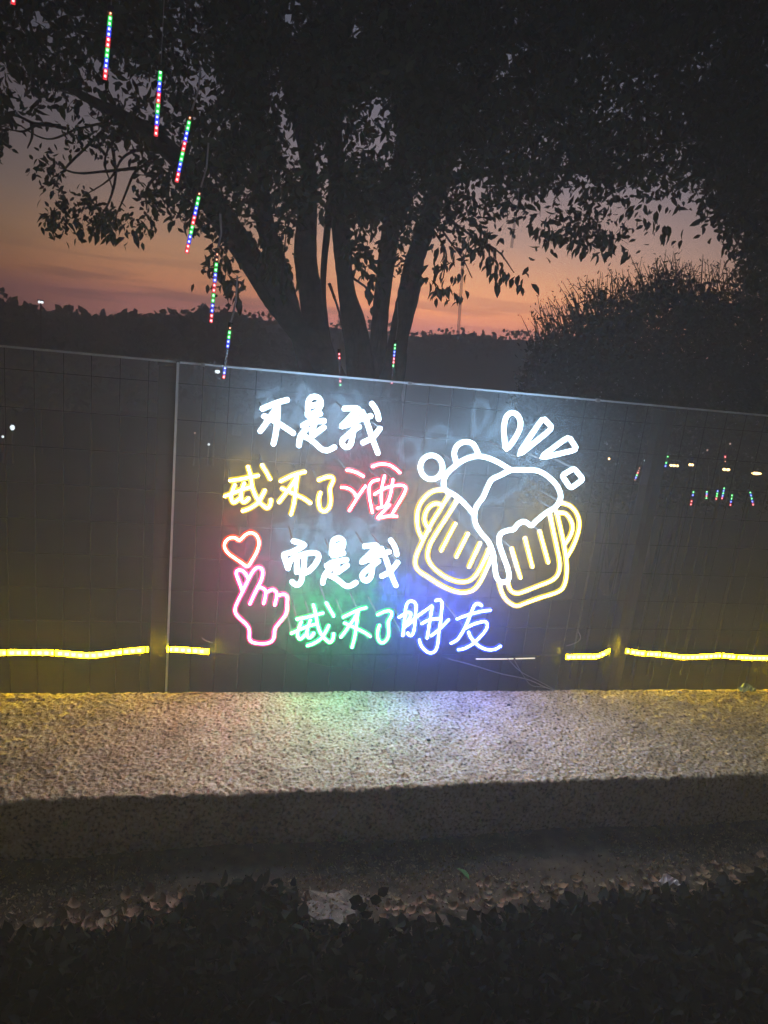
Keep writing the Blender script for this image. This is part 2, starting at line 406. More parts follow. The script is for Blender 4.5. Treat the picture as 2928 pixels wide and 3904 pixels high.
RT = .0050
def stroke_mesh(pts, mats, closed=False, sharp=False, n_off=0.0, r=RT):
    """a run of flexible light tube lying on the sign plane: lit dome on a wider coloured jacket"""
    P = [np.array((q[0], q[1])) for q in pts]
    if sharp:
        C = []
        k = len(P) - 1 if closed else len(P)
        for i in range(k):
            if not closed and i in (0, k - 1): C.append(P[i]); continue
            a, c_, d = P[(i - 1) % k], P[i], P[(i + 1) % k]
            C += [c_ + (a - c_) * .16, c_ + (a - c_) * .04 + (d - c_) * .04, c_ + (d - c_) * .16]
        P2 = C + ([C[0]] if closed else [])
        path = []
        for a, c_ in zip(P2[:-1], P2[1:]):
            m_ = max(1, int(np.linalg.norm(c_ - a) / .012)); path += [a + (c_ - a) * t for t in np.linspace(0, 1, m_, endpoint=False)]
        if not closed: path.append(P2[-1])
    else:
        L_ = sum(np.linalg.norm(b_ - a) for a, b_ in zip(P[:-1], P[1:])); nseg = max(3, int(L_ / len(P) / .008))
        path = spline(P, nseg, closed)
    prof = [(-1, 0), (-.9, .5), (-.55, .72), (.55, .72), (.9, .5), (1, 0)]
    prof = [(a * r, c_ * r) for a, c_ in prof]
    j = (.0082 if r > .005 else .0088) - r
    prof += [(r + j, 0), (r + j, -.005), (-r - j, -.005), (-r - j, 0)]
    m_ = len(prof); n_ = len(path); rings = []
    for i in range(n_):
        if closed: t = path[(i + 1) % n_] - path[(i - 1) % n_]
        else: t = path[min(i + 1, n_ - 1)] - path[max(i - 1, 0)]
        t = t / (np.linalg.norm(t) + 1e-9); rings.append((path[i], t, 1.0))
    if not closed:
        for e, sgn in ((0, -1), (-1, 1)):
            p_, t, _ = rings[e]
            ex = [(p_ + t * sgn * r * math.sin(a) * .9, t, max(.25, math.cos(a))) for a in (.5, 1.0, 1.4)]
            if e == 0: rings = ex[::-1] + rings
            else: rings = rings + ex
    mb = MB()
    for p_, t, s_ in rings:
        side = np.array((t[1], -t[0]))
        for a, c_ in prof:
            q = p_ + side * a * s_
            mb.v.append((q[0], -(c_ * (s_ if c_ > 0 else 1)) - n_off, q[1]))
    N_ = len(rings)
    for i in range(N_ if closed else N_ - 1):
        i2 = (i + 1) % N_
        for k in range(m_):
            k2 = (k + 1) % m_
            mb.f.append((i * m_ + k, i2 * m_ + k, i2 * m_ + k2, i * m_ + k2)); mb.m.append(0 if k < 5 else (2 if k == 7 else 1))
    if not closed:
        mb.f.append(tuple(range(m_))); mb.m.append(1)
        mb.f.append(tuple((N_ - 1) * m_ + k for k in range(m_))[::-1]); mb.m.append(1)
    return mb

SIGN_C = aty(1540, 1960, Y_SIGN)
sign = thing('neon_sign', 'glowing neon sign of coloured Chinese writing, a finger heart hand and two clinking beer mugs', 'neon sign', SIGN_C)

def sgn_pt(px, py):
    q = aty(px, py, Y_SIGN); return (q.x - SIGN_C.x, q.z - SIGN_C.z)
lay = 0
def motif(name, label, color, ox, oy, s, strokes):
    """strokes: lists of traced points; a leading 'c' = closed loop, 's' = sharp corners"""
    global lay
    pr = link(name, None, sign); pr['label'] = label
    for k, st in enumerate(strokes):
        flags = ''
        if isinstance(st[0], str): flags, st = st[0], st[1:]
        pts = [sgn_pt(ox + x / s, oy + y / s) for x, y in st]
        mb = stroke_mesh(pts, None, 'c' in flags, 's' in flags, n_off=.0004 * (k % 5), r=.0054 if color == 'white' else .0035)
        mb.build('light_tube', TUBE[color], pr, smooth=True)
        if k % 2 == 0:                # clear pin holding the run off the acrylic screen
            c = Vector((pts[0][0], 0, pts[0][1]))
            b = MB(); b.tube([c + Vector((0, .004, 0)), c + Vector((0, Y_SCREEN - Y_SIGN - .002, 0))], .003, 6); b.build('stand_off_pin', M_cable, pr)
    return pr

CH = 'glowing_character'
motif(CH, 'white character bu, first of the top line', 'white', 960, 1490, 8.295, [
    [(320, 575), (560, 470), (850, 360), (1140, 285)], [(830, 400), (720, 640), (560, 860), (400, 1100), (260, 1290)],
    [(830, 420), (815, 800), (790, 1100), (740, 1450), (680, 1695)], [(370, 795), (640, 920), (830, 1020), (1100, 1190), (1325, 1350)]])
motif(CH, 'white character shi, middle of the top line', 'white', 1110, 1490, 8.295, [
    [(525, 790), (530, 560), (555, 330), (640, 210), (770, 185), (890, 240), (950, 370), (920, 500), (800, 660), (560, 810)],
    [(560, 490), (760, 450), (920, 410)], [(560, 810), (780, 770), (940, 715)], [(350, 1110), (560, 1000), (800, 970), (1060, 955)],
    [(740, 960), (700, 1150), (670, 1420), (800, 1330), (1050, 1145)], [(520, 1180), (400, 1300), (290, 1450), (255, 1650), (245, 1750)],
    [(400, 1430), (620, 1550), (800, 1700), (960, 1840), (1120, 1890), (1250, 1850), (1385, 1775)]])
motif(CH, 'white character wo, last of the top line', 'white', 1270, 1500, 8.295, [
    ['s', (340, 480), (560, 470), (800, 465), (620, 680), (420, 880), (245, 1060), (480, 990), (700, 880), (950, 790), (1210, 710)],
    [(800, 490), (730, 700), (690, 950), (640, 1200), (610, 1400), (570, 1580), (480, 1700), (360, 1680), (280, 1560), (330, 1440), (480, 1310), (640, 1180), (840, 1040)],
    [(910, 560), (1060, 880), (1200, 1300), (1330, 1650), (1420, 1900)], [(1215, 305), (1340, 480), (1420, 680), (1445, 830)],
    [(1490, 1095), (1340, 1300), (1200, 1430), (1060, 1500), (930, 1565)]])
motif(CH, 'yellow character jie, first of the second line', 'yellow', 840, 1750, 7.541, [
    [(265, 620), (560, 580), (860, 520), (1100, 475)],
    [(790, 210), (870, 480), (920, 800), (1010, 1050), (1110, 1210), (1220, 1330), (1340, 1415), (1420, 1350), (1450, 1230), (1450, 1160)],
    [(1190, 165), (1320, 370), (1440, 590)], [(1285, 890), (1200, 1060), (1090, 1240), (960, 1350), (800, 1440), (630, 1495)],
    [(120, 1070), (400, 960), (640, 870), (870, 800)], [(420, 740), (350, 900), (310, 1050), (320, 1180), (380, 1260), (460, 1210), (530, 1150)],
    [(690, 690), (630, 850), (600, 1000), (600, 1150), (660, 1240), (750, 1200), (820, 1120)]])
motif(CH, 'yellow character bu, second of the second line', 'yellow', 1040, 1760, 6.381, [
    [(180, 480), (400, 370), (620, 290), (790, 250)], [(600, 330), (480, 540), (350, 720), (240, 870), (145, 995)],
    [(600, 340), (560, 640), (540, 850), (500, 1080), (440, 1290)], [(210, 645), (400, 730), (600, 820), (780, 910), (920, 1015)]])
motif(CH, 'yellow character liao, third of the second line', 'yellow', 1040, 1760, 6.381, [
    [(1105, 455), (1280, 390), (1420, 370), (1475, 440), (1430, 560), (1390, 660), (1400, 800), (1410, 950), (1380, 1100), (1300, 1190), (1220, 1205), (1140, 1130), (1115, 1000), (1120, 880), (1160, 745)]])
motif(CH, 'red character jiu, last of the second line', 'red', 1280, 1740, 5.721, [
    [(240, 300), (360, 320), (480, 365), (605, 435)], [(120, 675), (220, 680), (320, 720), (400, 790), (450, 890)],
    [(645, 645), (540, 790), (450, 930), (360, 1080), (290, 1180)], [(790, 225), (920, 175), (1050, 165), (1180, 190), (1290, 260), (1400, 355)],
    [(935, 505), (830, 530), (750, 600), (725, 720), (735, 900), (770, 1080), (795, 1225)], [(1065, 420), (1030, 560), (1000, 720), (990, 900), (1000, 1080)],
    [(1245, 500), (1225, 640), (1200, 800), (1150, 960), (1090, 1060)],
    [(840, 825), (960, 750), (1100, 680), (1260, 640), (1420, 625), (1510, 660), (1520, 740), (1440, 900), (1340, 1070), (1230, 1250)],
    ['s', (900, 1125), (1060, 1090), (1190, 1040), (1050, 1180), (895, 1350), (1060, 1310), (1200, 1290), (1330, 1305)]])
motif(CH, 'white character er, first of the third line', 'white', 1060, 2030, 6.9125, [
    ['s', (390, 225), (560, 275), (715, 335), (540, 440), (350, 530), (140, 590), (190, 730), (262, 960)],
    [(262, 960), (310, 780), (400, 690), (560, 620), (760, 560), (920, 540), (1040, 570), (1075, 660), (1010, 800), (900, 940), (800, 1030), (690, 1080)],
    [(500, 690), (495, 880), (495, 1060)], [(695, 650), (685, 880), (650, 1090), (620, 1260), (560, 1360), (490, 1385), (420, 1350), (360, 1290)]])
motif(CH, 'white character shi, middle of the third line', 'white', 1210, 2030, 9.617, [
    [(520, 800), (550, 520), (575, 330), (680, 240), (800, 220), (920, 270), (965, 400), (930, 540), (830, 680), (540, 850)],
    [(570, 550), (780, 490), (950, 425)], [(540, 850), (760, 810), (980, 750)], [(320, 1240), (540, 1110), (820, 1050), (1090, 1000)],
    [(760, 1050), (700, 1250), (680, 1480), (860, 1380), (1110, 1195)], [(520, 1300), (380, 1430), (270, 1580), (220, 1750), (200, 1870)],
    [(420, 1570), (640, 1670), (840, 1810), (980, 1930), (1130, 1980), (1290, 1930), (1430, 1830)]])
motif(CH, 'white character wo, last of the third line', 'white', 1360, 2030, 9.2167, [
    ['s', (260, 490), (500, 465), (725, 450), (560, 660), (340, 880), (150, 1060), (420, 960), (700, 840), (960, 740), (1160, 685)],
    [(725, 470), (650, 720), (610, 980), (560, 1200), (535, 1400), (490, 1580), (380, 1690), (260, 1680), (190, 1560), (240, 1430), (400, 1290), (560, 1160), (780, 1010)],
    [(860, 545), (1010, 880), (1150, 1290), (1280, 1640), (1385, 1880)], [(1180, 260), (1300, 430), (1380, 620), (1415, 790)],
    [(1450, 1040), (1290, 1250), (1150, 1400), (1010, 1470), (870, 1540)]])
motif(CH, 'green character jie, first of the bottom line', 'green', 1090, 2270, 7.9, [
    [(325, 715), (560, 670), (860, 600), (1120, 530)],
    [(825, 280), (900, 540), (940, 820), (1010, 1060), (1110, 1230), (1210, 1340), (1320, 1415), (1400, 1350), (1430, 1240), (1435, 1150)],
    [(1210, 220), (1330, 420), (1440, 625)], [(1290, 900), (1200, 1080), (1090, 1260), (960, 1370), (800, 1460), (640, 1510)],
    [(160, 1140), (420, 1020), (660, 920), (920, 850)], [(470, 790), (400, 960), (350, 1120), (360, 1240), (420, 1320), (500, 1270), (590, 1180)],
    [(735, 740), (680, 900), (635, 1060), (640, 1190), (690, 1275), (770, 1230), (840, 1130)]])
motif(CH, 'green character bu, second of the bottom line', 'green', 1280, 2270, 6.9125, [
    [(190, 575), (420, 460), (620, 370), (800, 325)], [(590, 410), (480, 620), (340, 810), (240, 960), (130, 1100)],
    [(590, 420), (555, 700), (530, 900), (490, 1130), (425, 1370)], [(225, 720), (400, 800), (600, 890), (780, 985), (910, 1080)]])
motif(CH, 'green character liao, third of the bottom line', 'green', 1280, 2270, 6.9125, [
    [(1095, 510), (1270, 430), (1410, 405), (1475, 470), (1440, 590), (1380, 690), (1385, 820), (1400, 960), (1370, 1120), (1290, 1220), (1210, 1250), (1130, 1180), (1100, 1040), (1115, 900), (1150, 785)]])
motif(CH, 'blue character peng, fourth of the bottom line', 'blue', 1500, 2270, 6.9125, [
    [(245, 1065), (275, 800), (300, 550), (320, 350), (360, 210), (440, 150), (540, 170), (595, 250), (590, 400), (570, 600), (560, 800), (530, 960), (470, 1060), (400, 1030), (375, 985)],
    [(140, 575), (260, 500), (380, 440), (450, 470), (440, 570), (370, 700), (300, 830)],
    ['s', (300, 830), (440, 720), (600, 570), (800, 420), (1020, 262), (1000, 420), (960, 650), (920, 900), (885, 1130)],
    [(1110, 135), (1200, 110), (1270, 160), (1280, 260), (1260, 480), (1230, 750), (1190, 1000), (1170, 1250), (1110, 1440), (1000, 1510), (880, 1480), (760, 1370), (700, 1250), (680, 1165)],
    [(740, 740), (860, 670), (1000, 620), (1190, 610)], [(990, 1065), (1150, 940), (1300, 800), (1455, 640)]])
motif(CH, 'blue character you, last of the bottom line', 'blue', 1700, 2270, 6.9125, [
    [(290, 620), (500, 540), (720, 470), (940, 420), (1175, 390)],
    [(945, 270), (870, 220), (790, 220), (730, 290), (670, 440), (590, 640), (500, 840), (400, 1020), (290, 1170), (130, 1260)],
    [(500, 870), (650, 790), (830, 720), (1000, 685), (1080, 730), (1080, 840), (1000, 980), (860, 1130), (700, 1280), (500, 1390), (320, 1430)],
    [(595, 960), (640, 1080), (720, 1190), (840, 1310), (980, 1390), (1140, 1430), (1300, 1410), (1440, 1330)]])
motif('glowing_heart', 'small red glowing heart above the fingertips', 'heart', 830, 2000, 4.607, [
    ['c', (385, 275), (300, 230), (200, 240), (130, 310), (120, 400), (180, 500), (300, 590), (420, 670), (525, 735), (600, 630), (680, 490), (725, 340), (700, 220), (630, 155), (560, 145), (480, 185)]])
motif('glowing_hand', 'pink outline of a hand making a finger heart', 'pink', 830, 2000, 4.607, [
    [(430, 1160), (380, 1020), (325, 870), (345, 805), (410, 800), (480, 850), (525, 930)],
    [(565, 1395), (630, 1250), (700, 1110), (770, 960), (790, 840), (760, 765), (690, 755), (620, 820), (540, 960), (440, 1170), (360, 1330), (310, 1450), (310, 1550), (380, 1640), (490, 1740), (545, 1820), (555, 1900), (555, 2000), (600, 2060), (700, 2085), (820, 2090), (930, 2060), (985, 1990), (995, 1880), (1020, 1800), (1100, 1700), (1190, 1580), (1215, 1480), (1220, 1360), (1215, 1270), (1160, 1220), (1080, 1240)],
    [(715, 1100), (780, 1110), (840, 1160), (835, 1270), (805, 1390)], [(870, 1180), (950, 1140), (1020, 1170), (1035, 1260), (1000, 1415)]])
ox, oy, s_ = 1500, 1500, 2.07375
circ = [(302 + 88 * math.cos(a), 585 + 95 * math.sin(a)) for a in np.linspace(0, 2 * math.pi, 14, endpoint=False)]
motif('glowing_foam', 'white foam outline spilling over both beer mugs', 'white', ox, oy, s_, [
    [(500, 550), (482, 480), (500, 420), (545, 388), (600, 385), (640, 410), (665, 460), (672, 490)],
    [(405, 760), (398, 700), (420, 640), (480, 580), (560, 525), (650, 498), (730, 505), (820, 540), (930, 605)],
    [(930, 605), (840, 650), (780, 680), (745, 740), (710, 820), (660, 890), (642, 960), (650, 1030), (690, 1100), (750, 1170), (787, 1260), (800, 1350), (815, 1450), (850, 1490), (900, 1485), (915, 1440), (900, 1370), (860, 1260), (835, 1170), (850, 1110), (900, 1085), (950, 1075), (990, 1030), (1040, 1015), (1090, 1045), (1130, 1010), (1200, 950), (1280, 900), (1322, 830), (1310, 760), (1270, 700), (1200, 640), (1130, 610), (1040, 605), (945, 605)],
    [(405, 760), (500, 815), (570, 880), (640, 960)]])
motif('glowing_bubble', 'round white bubble beside the foam', 'white', ox, oy, s_, [['c'] + circ])
motif('glowing_spark', 'white drop shaped spark above the mugs', 'white', ox, oy, s_, [['c', (893, 442), (880, 360), (875, 270), (892, 190), (930, 155), (975, 165), (1005, 215), (1000, 280), (960, 360)]])
motif('glowing_spark', 'long white triangular spark', 'white', ox, oy, s_, [['cs', (975, 505), (1185, 190), (1260, 275), (975, 505)]])
motif('glowing_spark', 'shorter white triangular spark', 'white', ox, oy, s_, [['cs', (1152, 515), (1388, 340), (1455, 445), (1152, 515)]])
motif('glowing_spark', 'small white diamond shaped spark', 'white', ox, oy, s_, [['cs', (1430, 592), (1502, 680), (1403, 752), (1334, 650), (1430, 592)]])
motif('glowing_mug', 'yellow beer mug tilted with its handle towards the writing', 'yellow', ox, oy, s_, [
    [(435, 810), (380, 900), (300, 1030), (220, 1190), (175, 1310), (190, 1390), (270, 1450), (400, 1530), (520, 1572), (620, 1560), (680, 1500), (730, 1400), (770, 1300)],
    [(500, 850), (420, 980), (330, 1120), (280, 1220), (275, 1310), (330, 1390), (430, 1460), (530, 1490), (610, 1475), (670, 1410), (730, 1290), (755, 1230)],
    [(395, 760), (310, 775), (240, 830), (195, 910), (185, 1000), (200, 1090), (235, 1160)],
    [(385, 890), (340, 870), (285, 895), (250, 960), (250, 1020), (285, 1080)],
    [(490, 1025), (375, 1245)], [(590, 1105), (495, 1295)], [(685, 1180), (595, 1375)]])
motif('glowing_mug', 'yellow beer mug with its handle away from the writing', 'yellow', ox, oy, s_, [
    [(1290, 930), (1320, 1060), (1350, 1200), (1370, 1330), (1370, 1430), (1350, 1520), (1300, 1570), (1150, 1620), (1040, 1660), (970, 1680), (900, 1640), (860, 1580), (835, 1500)],
    [(1240, 960), (1265, 1090), (1295, 1230), (1315, 1350), (1300, 1430), (1250, 1480), (1150, 1520), (1050, 1560), (980, 1580), (930, 1560), (905, 1500)],
    [(1330, 865), (1400, 890), (1450, 950), (1470, 1030), (1455, 1120), (1415, 1220), (1375, 1290)],
    [(1310, 945), (1360, 950), (1400, 1000), (1415, 1060), (1395, 1130), (1355, 1190)],
    [(935, 1220), (1005, 1460)], [(1040, 1140), (1100, 1375)], [(1155, 1085), (1225, 1340)]])
# ------------------------------------------------------------------ yellow LED strips on the fence
M_led = glow('yellow_led', (1.0, .82, .16), 9.0, lit=False)
M_strip = glow('yellow_strip', (1.0, .70, .002), 115.0)
M_strip_dim = glow('yellow_strip_side', (1.0, .72, .18), .55)
def led_strip(label, pts, ties, half=.0095, leds=True, core=None):
    P3 = [aty(x, y, Y_STRIP) for x, y in pts]
    t = thing('led_strip', label, 'light strip', P3[0], 'yellow light strips tied along the fence')
    C = spline([local(t, q) for q in P3], 14)
    mb = MB()
    for q in C:
        q = Vector(q)
        mb.v += [tuple(q + Vector((0, -.003, half))), tuple(q + Vector((0, -.006, 0))), tuple(q + Vector((0, -.003, -half))), tuple(q + Vector((0, .003, -half))), tuple(q + Vector((0, .003, half)))]
    for i in range(len(C) - 1):
        a, c = i * 5, i * 5 + 5
        for k in range(5):
            k2 = (k + 1) % 5
            mb.f.append((a + k, c + k, c + k2, a + k2)); mb.m.append(0 if k < 2 else 1)
    mb.build('band', [core or M_strip, M_black], t)
    if leds:
        L_ = [0.0]
        for i in range(1, len(C)): L_.append(L_[-1] + float(np.linalg.norm(C[i] - C[i - 1])))
        sp = .0205; cnt = int(L_[-1] / sp)
        ledme = MB(); ledme.box((0, 0, 0), (.0105, .003, .0085)); lm = ledme.mesh('led', M_led)
        for k in range(cnt):
            d = (k + .5) * sp; i = next(j for j in range(1, len(C)) if L_[j] >= d)
            f = (d - L_[i - 1]) / (L_[i] - L_[i - 1] + 1e-9); q = C[i - 1] * (1 - f) + C[i] * f
            link('led', lm, t, Vector(q) + Vector((0, -.0066, 0)))
    for tx in ties:
        ty = np.interp(tx, [a for a, _ in pts], [c for _, c in pts])
        q = local(t, aty(tx, ty, Y_STRIP))
        b = MB(); b.box(q + Vector((0, -.001, 0)), (.0042, .022, half * 2 + .006)); b.build('cable_tie', M_black, t)
    return t
led_strip('yellow light strip running in from the photo edge up to the dark post', [(-900, 2510), (-450, 2500), (-180, 2494), (-60, 2490), (0, 2487), (110, 2486), (215, 2488), (330, 2497), (400, 2492), (470, 2483), (566, 2474)], [28, 120, 209, 469, 556])
led_strip('short yellow light strip between the dark post and the pink hand', [(637, 2473), (700, 2476), (796, 2483)], [647, 730])
led_strip('short yellow light strip curving up to the post past the mugs', [(2157, 2503), (2230, 2502), (2275, 2501), (2322, 2480)], [])
led_strip('long sagging yellow light strip beyond the post past the mugs', [(2385, 2480), (2450, 2490), (2516, 2494), (2600, 2504), (2680, 2502), (2745, 2498), (2803, 2503), (2870, 2507), (2928, 2508), (3100, 2512), (3400, 2518), (3800, 2524)], [2397, 2459, 2516, 2745, 2803])
led_strip('thin edge-on stretch of dim yellow strip below the blue characters', [(1812, 2511), (1900, 2511), (1960, 2510), (2037, 2508)], [1958], half=.0026, leds=False, core=glow('strip_edge', (1, .85, .45), .9, lit=False))

def cable(label, pts, y, r=.0016, m=None, group=None):
    P3 = [aty(a, c, y) for a, c in pts]
    b = MB(); o_ = P3[0]; b.tube([Vector(q) for q in spline([q - o_ for q in P3], 8)], r, 6)
    o = b.build('cable', m or M_cable, None, smooth=True); o.location = o_
    return tag(o, label, 'cable', group)
cable('thin grey cable slanting down below the blue characters', [(1708, 2511), (1800, 2535), (1905, 2567), (2010, 2590), (2080, 2620), (2115, 2632)], Y_STRIP - .012, .0019)
cable('fine cable crossing from the dim strip to the wall edge', [(1935, 2510), (1985, 2560), (2060, 2600), (2128, 2636)], Y_STRIP - .006, .0013)
cable('fine looping cable hanging below the dim strip', [(1958, 2512), (1995, 2575), (2025, 2612), (2070, 2620), (2128, 2634)], Y_STRIP - .018, .0011)
cable('short curled cable end beside the yellow strip', [(770, 2431), (785, 2442), (812, 2451)], Y_STRIP - .008, .0014)
cable('curved white tie tail above the sagging yellow strip', [(2205, 2408), (2213, 2425), (2210, 2440), (2190, 2453), (2160, 2462)], Y_STRIP - .008, .0012)

# ------------------------------------------------------------------ leaves
def leaf_mesh(name, m, lw=.5, fold=.12):
    """a pointed oval leaf, folded along its midrib, 1 long"""
    v = [(0, 0, 0), (.28, lw * .42, fold), (.6, lw * .40, fold * .9), (1, 0, -.08), (.6, -lw * .40, fold * .9), (.28, -lw * .42, fold), (.3, 0, 0), (.62, 0, -.01)]
    f = [(0, 6, 1), (1, 6, 7, 2), (2, 7, 3), (0, 5, 6), (5, 4, 7, 6), (4, 3, 7)]
    me = bpy.data.meshes.new(name); me.from_pydata(v, [], f); me.materials.append(m); me.update(); return me
LV = np.array([(0, 0, 0), (.3, .22, .05), (.66, .17, .05), (1, 0, -.05), (.66, -.17, .05), (.3, -.22, .05)])
LF = np.array([(0, 1, 5), (1, 2, 4), (1, 4, 5), (2, 3, 4)])
def scatter(name, cen, size, m, parent=None, droop=.5, wide=1.0, kind='stuff'):
    """leaf-sized faces at the given points, as one mass"""
    n_ = len(cen); cen = np.asarray(cen); size = np.asarray(size)
    d = rng.normal(size=(n_, 3)); d[:, 2] -= droop; d /= np.linalg.norm(d, axis=1)[:, None]
    a = rng.normal(size=(n_, 3)); a -= d * (a * d).sum(1)[:, None]; a /= np.linalg.norm(a, axis=1)[:, None]
    c = np.cross(d, a)
    lv = LV * np.array((1, wide, 1))
    P = cen[:, None] + size[:, None, None] * (d[:, None] * lv[None, :, 0:1] + a[:, None] * lv[None, :, 1:2] + c[:, None] * lv[None, :, 2:3])
    Fc = (LF[None] + (np.arange(n_) * 6)[:, None, None]).reshape(-1, 3).astype(np.int32)
    me = bpy.data.meshes.new(name)
    me.vertices.add(n_ * 6); me.vertices.foreach_set('co', P.reshape(-1))
    me.loops.add(Fc.size); me.loops.foreach_set('vertex_index', Fc.reshape(-1))
    me.polygons.add(len(Fc)); me.polygons.foreach_set('loop_start', np.arange(0, Fc.size, 3, dtype=np.int32))
    me.update(calc_edges=True); me.materials.append(m)
    o = link(name, me, parent)
    if kind: o['kind'] = kind
    return o

tag(scatter('far_wood', FARW, rng.uniform(.09, .20, len(FARW)), M_far, None, droop=0, wide=1.6), 'dark far-off wood along the horizon', 'wood', kind='stuff')

def inside(poly, x, y):
    c = np.zeros(len(x), bool); n_ = len(poly)
    for i in range(n_):
        x1, y1 = poly[i]; x2, y2 = poly[(i + 1) % n_]
        k = ((y1 > y) != (y2 > y)) & (x < (x2 - x1) * (y - y1) / (y2 - y1 + 1e-9) + x1); c ^= k
    return c

# ------------------------------------------------------------------ the big tree
DSP = 2928 / 1659.0
Y_T = 6.4
base = aty(1370, 1700, Y_T); base.z = ground_z(base.x, Y_T)
tree = thing('broadleaf_tree', 'large dark multi-stemmed tree behind the fence with a spreading leafy canopy', 'tree', base)
def limb(name, pts, dys, seg=12, wob=.04):
    P3, R = [], []
    for (x, y, wd), dy in zip(pts, dys):
        q = aty(x, y, Y_T + dy); P3.append(local(tree, q)); R.append(wd / 2 * (q - CAM).dot(CF) / FPX)
    path = spline([(*q, r_) for q, r_ in zip(P3, R)], 7)
    mb = MB(); mb.tube([Vector(q[:3]) for q in path], [max(.004, q[3]) for q in path], seg, wob=wob)
    return mb.build(name, M_bark, tree, smooth=True)
def dz(x, y): return (x * DSP, y * DSP)
def Zc(x, y, w_): return (1000 + x / 1.7014, y / 1.7014, w_ / 1.7014)
# trunk foot up to the fork
mb = MB()
fork = aty(1375, 1500, Y_T); foot = Vector((fork.x + .05, Y_T, base.z - .1))
mb.tube([local(tree, foot), local(tree, foot * .75 + fork * .25), local(tree, foot * .4 + fork * .6), local(tree, fork)], [.72, .56, .50, .34], 18, wob=.06)
mb.build('trunk', M_bark, tree, smooth=True)
limb('limb', [(1330, 1620, 150), (1240, 1390, 105), (1118, 1235, 88), (1040, 1130, 92), (962, 1000, 96), (880, 880, 100), (800, 760, 95), (690, 620, 80), (560, 500, 60), (380, 400, 40), (250, 330, 22)], [.1, 0, -.1, -.3, -.5, -.8, -1.0, -1.3, -1.5, -1.8, -2.0])
limb('limb', [Zc(560, 2760, 260), Zc(330, 2400, 170), Zc(235, 2150, 115), Zc(150, 1900, 135), Zc(75, 1650, 130), Zc(10, 1400, 120), Zc(-20, 1100, 110), Zc(-50, 700, 95), Zc(-120, 300, 80), Zc(-200, -80, 60)], [.1, .1, 0, -.1, -.3, -.5, -.7, -1.0, -1.3, -1.6])
limb('limb', [Zc(580, 2760, 260), Zc(420, 2420, 170), Zc(345, 2150, 150), Zc(310, 1900, 150), Zc(280, 1650, 150), Zc(290, 1400, 130), Zc(300, 1100, 105), Zc(240, 800, 90), Zc(150, 500, 75), Zc(100, 100, 60)], [.1, .1, .1, .1, 0, -.1, -.3, -.6, -.9, -1.2])
limb('limb', [Zc(560, 2700, 160), Zc(430, 2300, 90), Zc(405, 2050, 40), Zc(395, 1800, 40), Zc(420, 1500, 46), Zc(450, 1250, 50), Zc(470, 1000, 40)], [.1, .3, .3, .3, .4, .4, .4])
limb('limb', [Zc(640, 2760, 260), Zc(640, 2430, 190), Zc(598, 2130, 165), Zc(550, 1900, 115), Zc(525, 1700, 112), Zc(505, 1400, 126), Zc(475, 1000, 112), Zc(455, 600, 100), Zc(450, 200, 85), Zc(470, -100, 70)], [0, 0, 0, -.05, -.1, -.2, -.5, -.8, -1.1, -1.4])
limb('limb', [Zc(670, 2760, 240), Zc(735, 2430, 140), Zc(757, 2150, 112), Zc(780, 1900, 110), Zc(825, 1550, 122), Zc(880, 1150, 110), Zc(940, 700, 90), Zc(980, 200, 70)], [.1, .1, .1, .05, 0, -.3, -.7, -1.1])
limb('limb', [Zc(700, 2780, 260), Zc(845, 2450, 160), Zc(882, 2200, 130), Zc(950, 1900, 142), Zc(985, 1700, 125), Zc(1060, 1480, 118), Zc(1140, 1200, 108), Zc(1250, 900, 95), Zc(1400, 600, 80), Zc(1600, 250, 60)], [0, -.1, -.1, -.1, -.15, -.3, -.6, -.9, -1.2, -1.5])
limb('limb', [Zc(1140, 1200, 70), Zc(1400, 1130, 55), Zc(1750, 1080, 45), Zc(2200, 1120, 34), Zc(2700, 1050, 22), Zc(3000, 1100, 14)], [-.6, -.8, -1.0, -1.3, -1.6, -1.9], 8)
# finer twigs that show against the sky at the side
tw = [[(560, 500), (420, 470), (300, 490), (180, 530), (60, 470)], [(420, 470), (330, 560), (250, 640), (200, 720)], [(600, 560), (480, 590), (420, 680), (330, 740)],
      [(610, 610), (520, 650), (470, 760), (430, 850)], [(620, 640), (560, 720), (560, 800)], [(430, 560), (440, 680), (400, 800), (330, 860)], [(230, 480), (130, 470), (60, 440), (0, 450)],
      [(250, 490), (160, 470), (90, 500), (20, 490)], [(520, 640), (430, 650), (300, 660), (230, 640)], [(500, 500), (430, 540), (400, 620), (430, 720)], [(120, 470), (122, 520), (105, 565)],
      [(1070, 1120), (1078, 1010), (1090, 900)], [(1000, 1080), (1040, 1150), (1060, 1210)], [(1345, 1060), (1400, 1100), (1430, 1140)], [(1255, 1080), (1290, 1180), (1300, 1240)],
      [(1650, 1025), (1690, 1015), (1720, 1000)], [(1640, 800), (1700, 900), (1760, 980), (1800, 1060)], [(1700, 830), (1800, 900), (1900, 960), (1960, 1040)], [(1600, 780), (1640, 860), (1700, 960), (1690, 1060)]]
for tline in tw:
    yy = Y_T - random.uniform(.9, 2.0)
    mb = MB(); pts = spline([local(tree, aty(a, c, yy + .05 * i)) for i, (a, c) in enumerate(tline)], 6)
    mb.tube([Vector(q) for q in pts], list(np.linspace(.011, .004, len(pts))), 5, wob=.15); mb.build('twig', M_bark, tree)

